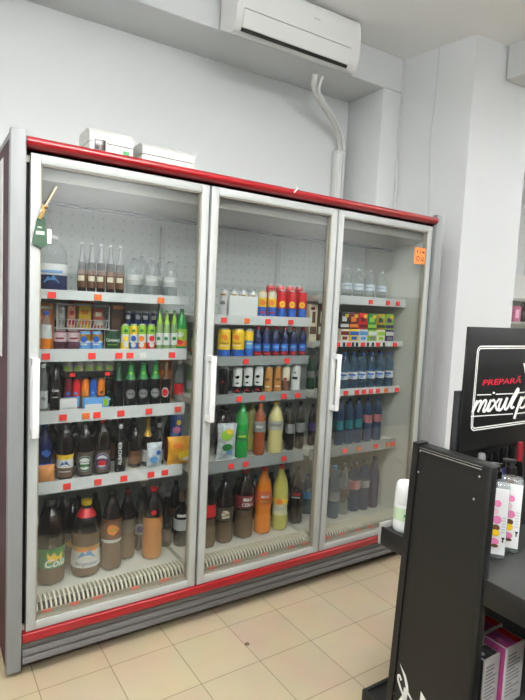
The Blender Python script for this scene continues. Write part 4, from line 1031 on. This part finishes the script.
# double border line: rounded rectangle
def rrect(x0, x1, z0, z1, r, w):
    pts = []
    for cx, cz, a in ((x0 + r, z0 + r, PI), (x1 - r, z0 + r, 1.5 * PI), (x1 - r, z1 - r, 0), (x0 + r, z1 - r, .5 * PI)):
        for k in range(7):
            q = a + k * PI / 12; pts.append((cx, cz, math.cos(q), math.sin(q)))
    n = len(pts)
    v = [(cx + r * c, -.0012, cz + r * s2) for cx, cz, c, s2 in pts] + [(cx + (r - w) * c, -.0012, cz + (r - w) * s2) for cx, cz, c, s2 in pts]
    return v, [[i, (i + 1) % n, n + (i + 1) % n, n + i] for i in range(n)]
bd = MB()
bd.add(*rrect(.048, .84, .072, .376, .022, .0045)); bd.add(*rrect(.0555, .8325, .0795, .3685, .016, .0045))
gpart(bd, 'border', WHITEI)
L_ = MB(); RL = MB(); VL = MB(); NS = [0]
def stroke(pts, w=13, mb=None):
    vs, fs = ribbon(pts, w); NS[0] += 1
    q = [crop(x, y) for x, y in vs]
    (mb or L_).add([(x, y - .00012 * NS[0], z) for x, y, z in q], fs)
stroke([(160, 540), (172, 508), (190, 470)], 15)
stroke([(166, 528), (184, 494), (204, 472), (212, 478), (202, 508), (192, 538)], 12)
stroke([(198, 524), (214, 492), (232, 468), (241, 474), (232, 505), (222, 530), (230, 535), (243, 518)], 12)
stroke([(243, 520), (256, 492), (268, 465)], 12); stroke([(268, 465), (256, 500), (248, 526), (256, 531), (268, 516)], 13)
stroke([(283, 430), (285, 420)], 12)
stroke([(272, 474), (284, 466), (292, 486), (298, 516), (306, 526), (318, 512)], 12); stroke([(258, 534), (284, 500), (318, 458)], 11)
stroke([(330, 458), (316, 494), (310, 520), (318, 528), (336, 508), (362, 452)], 12); stroke([(364, 452), (352, 490), (347, 516), (354, 522), (368, 506)], 12)
stroke([(366, 510), (388, 462), (412, 418), (424, 400), (427, 412), (414, 440), (394, 476), (384, 504), (390, 514), (402, 504)], 12)
stroke([(402, 576), (418, 524), (446, 446)], 14); stroke([(432, 500), (450, 464), (468, 448), (478, 458), (468, 494), (450, 512), (434, 508)], 12)
stroke([(184, 437), (268, 435)], 6, RL); stroke([(294, 433), (394, 429)], 6, RL); stroke([(426, 425), (480, 419)], 6, RL)
stroke([(148, 563), (394, 547)], 6, RL); stroke([(412, 546), (480, 538)], 6, RL)
stroke([(458, 252), (464, 276), (468, 306)], 11, VL); stroke([(468, 306), (482, 262)], 8, VL)
gpart(L_, 'script_lettering', WHITEI); gpart(RL, 'ruled_line', WHITEI); gpart(VL, 'white_initial', WHITEI)
vs, fs = text_mesh('PREPARĂ', 1, .12, .015)
wv = max(p[0] for p in vs) - min(p[0] for p in vs)
pl = crop(215, 360); pr = crop(446, 356)
sc_ = (pr[0] - pl[0]) / wv * .97
hz = (crop(300, 338)[2] - crop(300, 380)[2]) / 0.92
cx = (pl[0] + pr[0]) / 2
gpart(MB().add([(cx + x * sc_, -.0014, (pl[2] + pr[2]) / 2 - .002 + y * min(hz, sc_ * 1.15)) for x, y in vs], fs), 'red_lettering', REDI)

# ------------------------------------------------------------------ goods on the stand
def lathed(parent, name, prof, m, c=(0, 0, 0), seg=24):
    return MB().lathe(prof, seg, 0, c).build(name, m, parent)
# white roll-on bottle on the fridge side
t = empty('deodorant_bottle', (1.175, -1.000, .803), 'white bottle with domed lid and pale green band on the stand shelf', 'bottle')
lathed(t, 'body', [(.034, 0), (.038, .004), (.039, .02), (.039, .10), (.037, .108)], WHITE)
lathed(t, 'lid', [(.0375, .109), (.0385, .113), (.0375, .15), (.035, .178), (.028, .190), (.012, .195), (.0001, .1955)], WHITE)
lb = MB().lathe([(.0395, .046), (.0395, .095)], 24, 0, close=False)
pts, f2 = disc2(.008, .006, 10); wrap(lb, pts, f2, .0402, .068, 1, -PI / 2)
lb.build('label', [mat('pale green band', S(186, 206, 170), .5), GRN], t)
t.rotation_euler.z = facing(1.15, -1.04) + .2
# clear pump bottles with printed labels
FLOR = [(0, .150, .012, .010, PINK), (-.004, .128, .010, .010, mat('rose print', S(232, 200, 206), .5)), (.002, .105, .015, .012, PINK), (0, .083, .013, .009, BRN), (.0, .068, .014, .010, YEL), (-.002, .044, .016, .010, PINK), (.001, .032, .012, .005, BRN)]
def pump(x, y, label, rz, cap):
    t = empty('spray_bottle', (x, y, .803), label, 'bottle', 'clear spray bottles on the stand', rz)
    m = MB(); w2, d2, h = .043, .026, .272
    pts = []
    bm = bmesh.new(); bmesh.ops.create_cube(bm, size=1)
    for v in bm.verts: v.co = Vector((v.co.x * 2 * w2, v.co.y * 2 * d2, (v.co.z + .5) * h))
    bmesh.ops.bevel(bm, geom=[e for e in bm.edges], offset=.014, segments=4, profile=.5, affect='EDGES')
    m.frombm(bm, 0, True)
    m.lathe([(.013, h - .002), (.013, h + .012)], 16)
    m.build('body', CLR, t)
    l = MB(); l.box((-w2 + .003, -d2 - .0008, .022), (w2 - .003, -d2 + .0003, h - .02), 0)
    ms = [mat('white bottle label', S(232, 232, 230), .5)]
    for k, (cx, cz, a, b2, mm) in enumerate([(f[0], f[1] * 1.25 + .012, f[2], f[3] * 1.2, f[4]) for f in FLOR]):
        if mm not in ms: ms.append(mm)
        p, f = disc2(a, b2, 12, cx + .006, cz); l.add([(q[0], -d2 - .0012 - .0002 * k, q[1]) for q in p], f, ms.index(mm))
    ms.append(GREYL); ms.append(BLACKP)
    for j in range(9): l.box((-w2 + .006, -d2 - .0012, .06 + j * .013), (-.014, -d2 - .0004, .064 + j * .013), len(ms) - 2)
    for j in range(6): l.box((.024, -d2 - .0012, .10 + j * .010), (.036, -d2 - .0004, .103 + j * .010), len(ms) - 2)
    l.box((.029, -d2 - .0013, .066), (.033, -d2 - .0004, .084), len(ms) - 1).box((.027, -d2 - .0013, .078), (.036, -d2 - .0004, .084), len(ms) - 1)
    l.build('label', ms, t)
    c = MB(); c.lathe([(.016, h + .010), (.016, h + .034), (.010, h + .036), (.008, h + .05)], 18)
    c.box((-.030, -.009, h + .046), (.014, .009, h + .062), 0, .003)
    c.build('pump_cap', cap, t)
    return t
pump(1.376, -1.294, 'clear spray bottle with white label and pink and yellow flowers, black pump', facing(1.45, -1.3) + .10, BLACKP)
pump(1.284, -1.300, 'clear spray bottle with white label half hidden behind the end panel', facing(1.38, -1.27) + .12, BLKG)
# dark bottles behind
def dark_bottle(x, y, label, h, w, body, cap):
    t = empty('hair_product_bottle', (x, y, .803), label, 'bottle', 'dark bottles behind the end panel')
    lathed(t, 'body', [(w * .46, 0), (w * .5, .005), (w * .5, h * .7), (w * .4, h * .76), (w * .3, h * .8)], body)
    lathed(t, 'cap', [(w * .33, h * .8), (w * .33, h * .97), (w * .28, h)], cap)
    MB().lathe([(w * .505, h * .2), (w * .505, h * .6)], 20, close=False).build('label', mat('pale bottle label', S(200, 200, 198), .5), t)
for u, y, h, w_, bd_, cp, lb in ((481, -1.2275, .345, .040, BLKG, SILV, 'dark bottle with silver cap, first from the sign post'), (488, -1.2275, .345, .036, BLKG, BLKG, 'glossy black bottle, second from the sign post'),
                                 (494.5, -1.2275, .340, .036, BLKG, BLKG, 'glossy black bottle, third from the sign post'), (502.5, -1.2275, .350, .036, NAVY, BLKG, 'navy bottle with black cap behind the two spray bottles'),
                                 (511, -1.2275, .352, .034, mat('bronze bottle', S(110, 74, 40), .2), BLKG, 'bronze bottle with black cap behind the spray bottles'), (519.5, -1.2275, .362, .036, BLKG, DRED, 'black bottle with dark red cap behind the pump top')):
    x = solve_x(u, y, 1.1); dark_bottle(x, y, lb, h, w_, bd_, cp)
# hair colour boxes on the lower shelf
def dye_box(x, y, w, d, h, front, top, stripe, label):
    t = empty('hair_dye_box', (x, y, .316), label, 'box', 'hair colour boxes')
    MB().box((-w / 2, -d / 2, 0), (w / 2, d / 2, h), 0, .0015).build('carton', mat('grey white carton', S(206, 200, 196), .5), t)
    p = MB(); e = .0008
    p.box((-w / 2 - e, -d / 2 + .006, .004), (-w / 2 + .0003, d / 2 - .006, h - .002), 0)               # side facing the aisle end
    p.box((-w / 2 + .004, -d / 2 + .006, h - .0003), (w * .10, d / 2 - .006, h + e), 0)
    p.box((w * .12, -d / 2 + .006, h - .0003), (w / 2 - .006, d / 2 - .006, h + e), 1)
    p.build('print', [front, top], t)
    MB().lathe([(.010, 0), (.010, .0012)], 12, 0, (-w * .22, 0, h + e - .0008)).build('round_spot', stripe, t)
    q = MB()
    rr = random.Random(int(x * 100))
    for j in range(12):
        zz = h - .03 - j * .013; ww = rr.uniform(.3, .75) * w
        q.box((-w / 2 + .008, -d / 2 - .0012, zz), (-w / 2 + .008 + ww, -d / 2 + .0003, zz + .004), 1)
    q.build('small_print', [stripe, GREYP], t)
MAG = mat('magenta print', S(178, 74, 132), .4)
dye_box(1.325, -1.352, .105, .092, .206, MAG, REDP, PINK, 'magenta and red hair colour box, nearest its shelf edge')
dye_box(1.345, -1.256, .105, .092, .206, MAG, REDP, PINK, 'magenta and red hair colour box set deeper beside the back panel')
dye_box(1.222, -1.350, .085, .060, .186, mat('dark grey print', S(52, 54, 54), .4), mat('dark grey print', S(52, 54, 54), .4), GREYL, 'dark grey topped hair colour box behind the end panel')

# ------------------------------------------------------------------ far shelf seen past the column
t = empty('shop_shelf', (6.45, 1.9, 0), 'pale shop shelf unit seen past the edge of the column', 'shelf')
MB().box((-.6, .10, 0), (.55, .16, 2.24)).build('back_board', mat('pale grey board', S(214, 214, 210), .6), t)
for z in (.6, 1.10, 1.58, 1.885):
    sb = MB().box((-.6, -.25, z - .018), (.55, .10, z)).build('shelf_board', mat('pale shelf', S(206, 206, 200), .5), t)
    MB().box((-.6, -.262, z - .03), (.55, -.25, z + .004)).build('front_edge', mat('shelf edge grey', S(150, 150, 144), .4), sb)
c = empty('product_box', (6.30, 1.76, 1.581), 'dusky pink box on the far shelf past the column edge', 'box')
MB().box((-.075, -.05, 0), (.075, .05, .205), 0, .003).build('carton', mat('dusky pink card', S(170, 104, 130), .5), c)
MB().box((-.05, -.0515, .05), (.03, -.0495, .16)).build('print', mat('pale pink card', S(214, 170, 186), .5), c)
c = empty('handbag', (6.52, 1.78, 1.581), 'dark brown bag beside the pink box on the far shelf', 'bag')
MB().lathe([(.02, 0), (.10, .01), (.125, .05), (.11, .13), (.06, .19), (.02, .21)], 18).build('body', mat('dark brown leather', S(58, 48, 42), .5), c)
MB().tube(smooth([(-.05, 0, .19), (-.03, 0, .25), (.03, 0, .25), (.05, 0, .19)]), .007, 8).build('handle', mat('dark brown leather', S(58, 48, 42), .5), c)


# ================================================================== world and colour management
w = bpy.data.worlds.new('world'); sc.world = w; w.use_nodes = True
w.node_tree.nodes['Background'].inputs[0].default_value = (.8, .82, .85, 1)
w.node_tree.nodes['Background'].inputs[1].default_value = .3
sc.view_settings.view_transform = 'Standard'; sc.view_settings.look = 'None'
sc.view_settings.gamma = 1; sc.view_settings.exposure = -0.19; sc.view_settings.use_curve_mapping = False
sc.cycles.transparent_max_bounces = 24
sc.cycles.max_bounces = 10
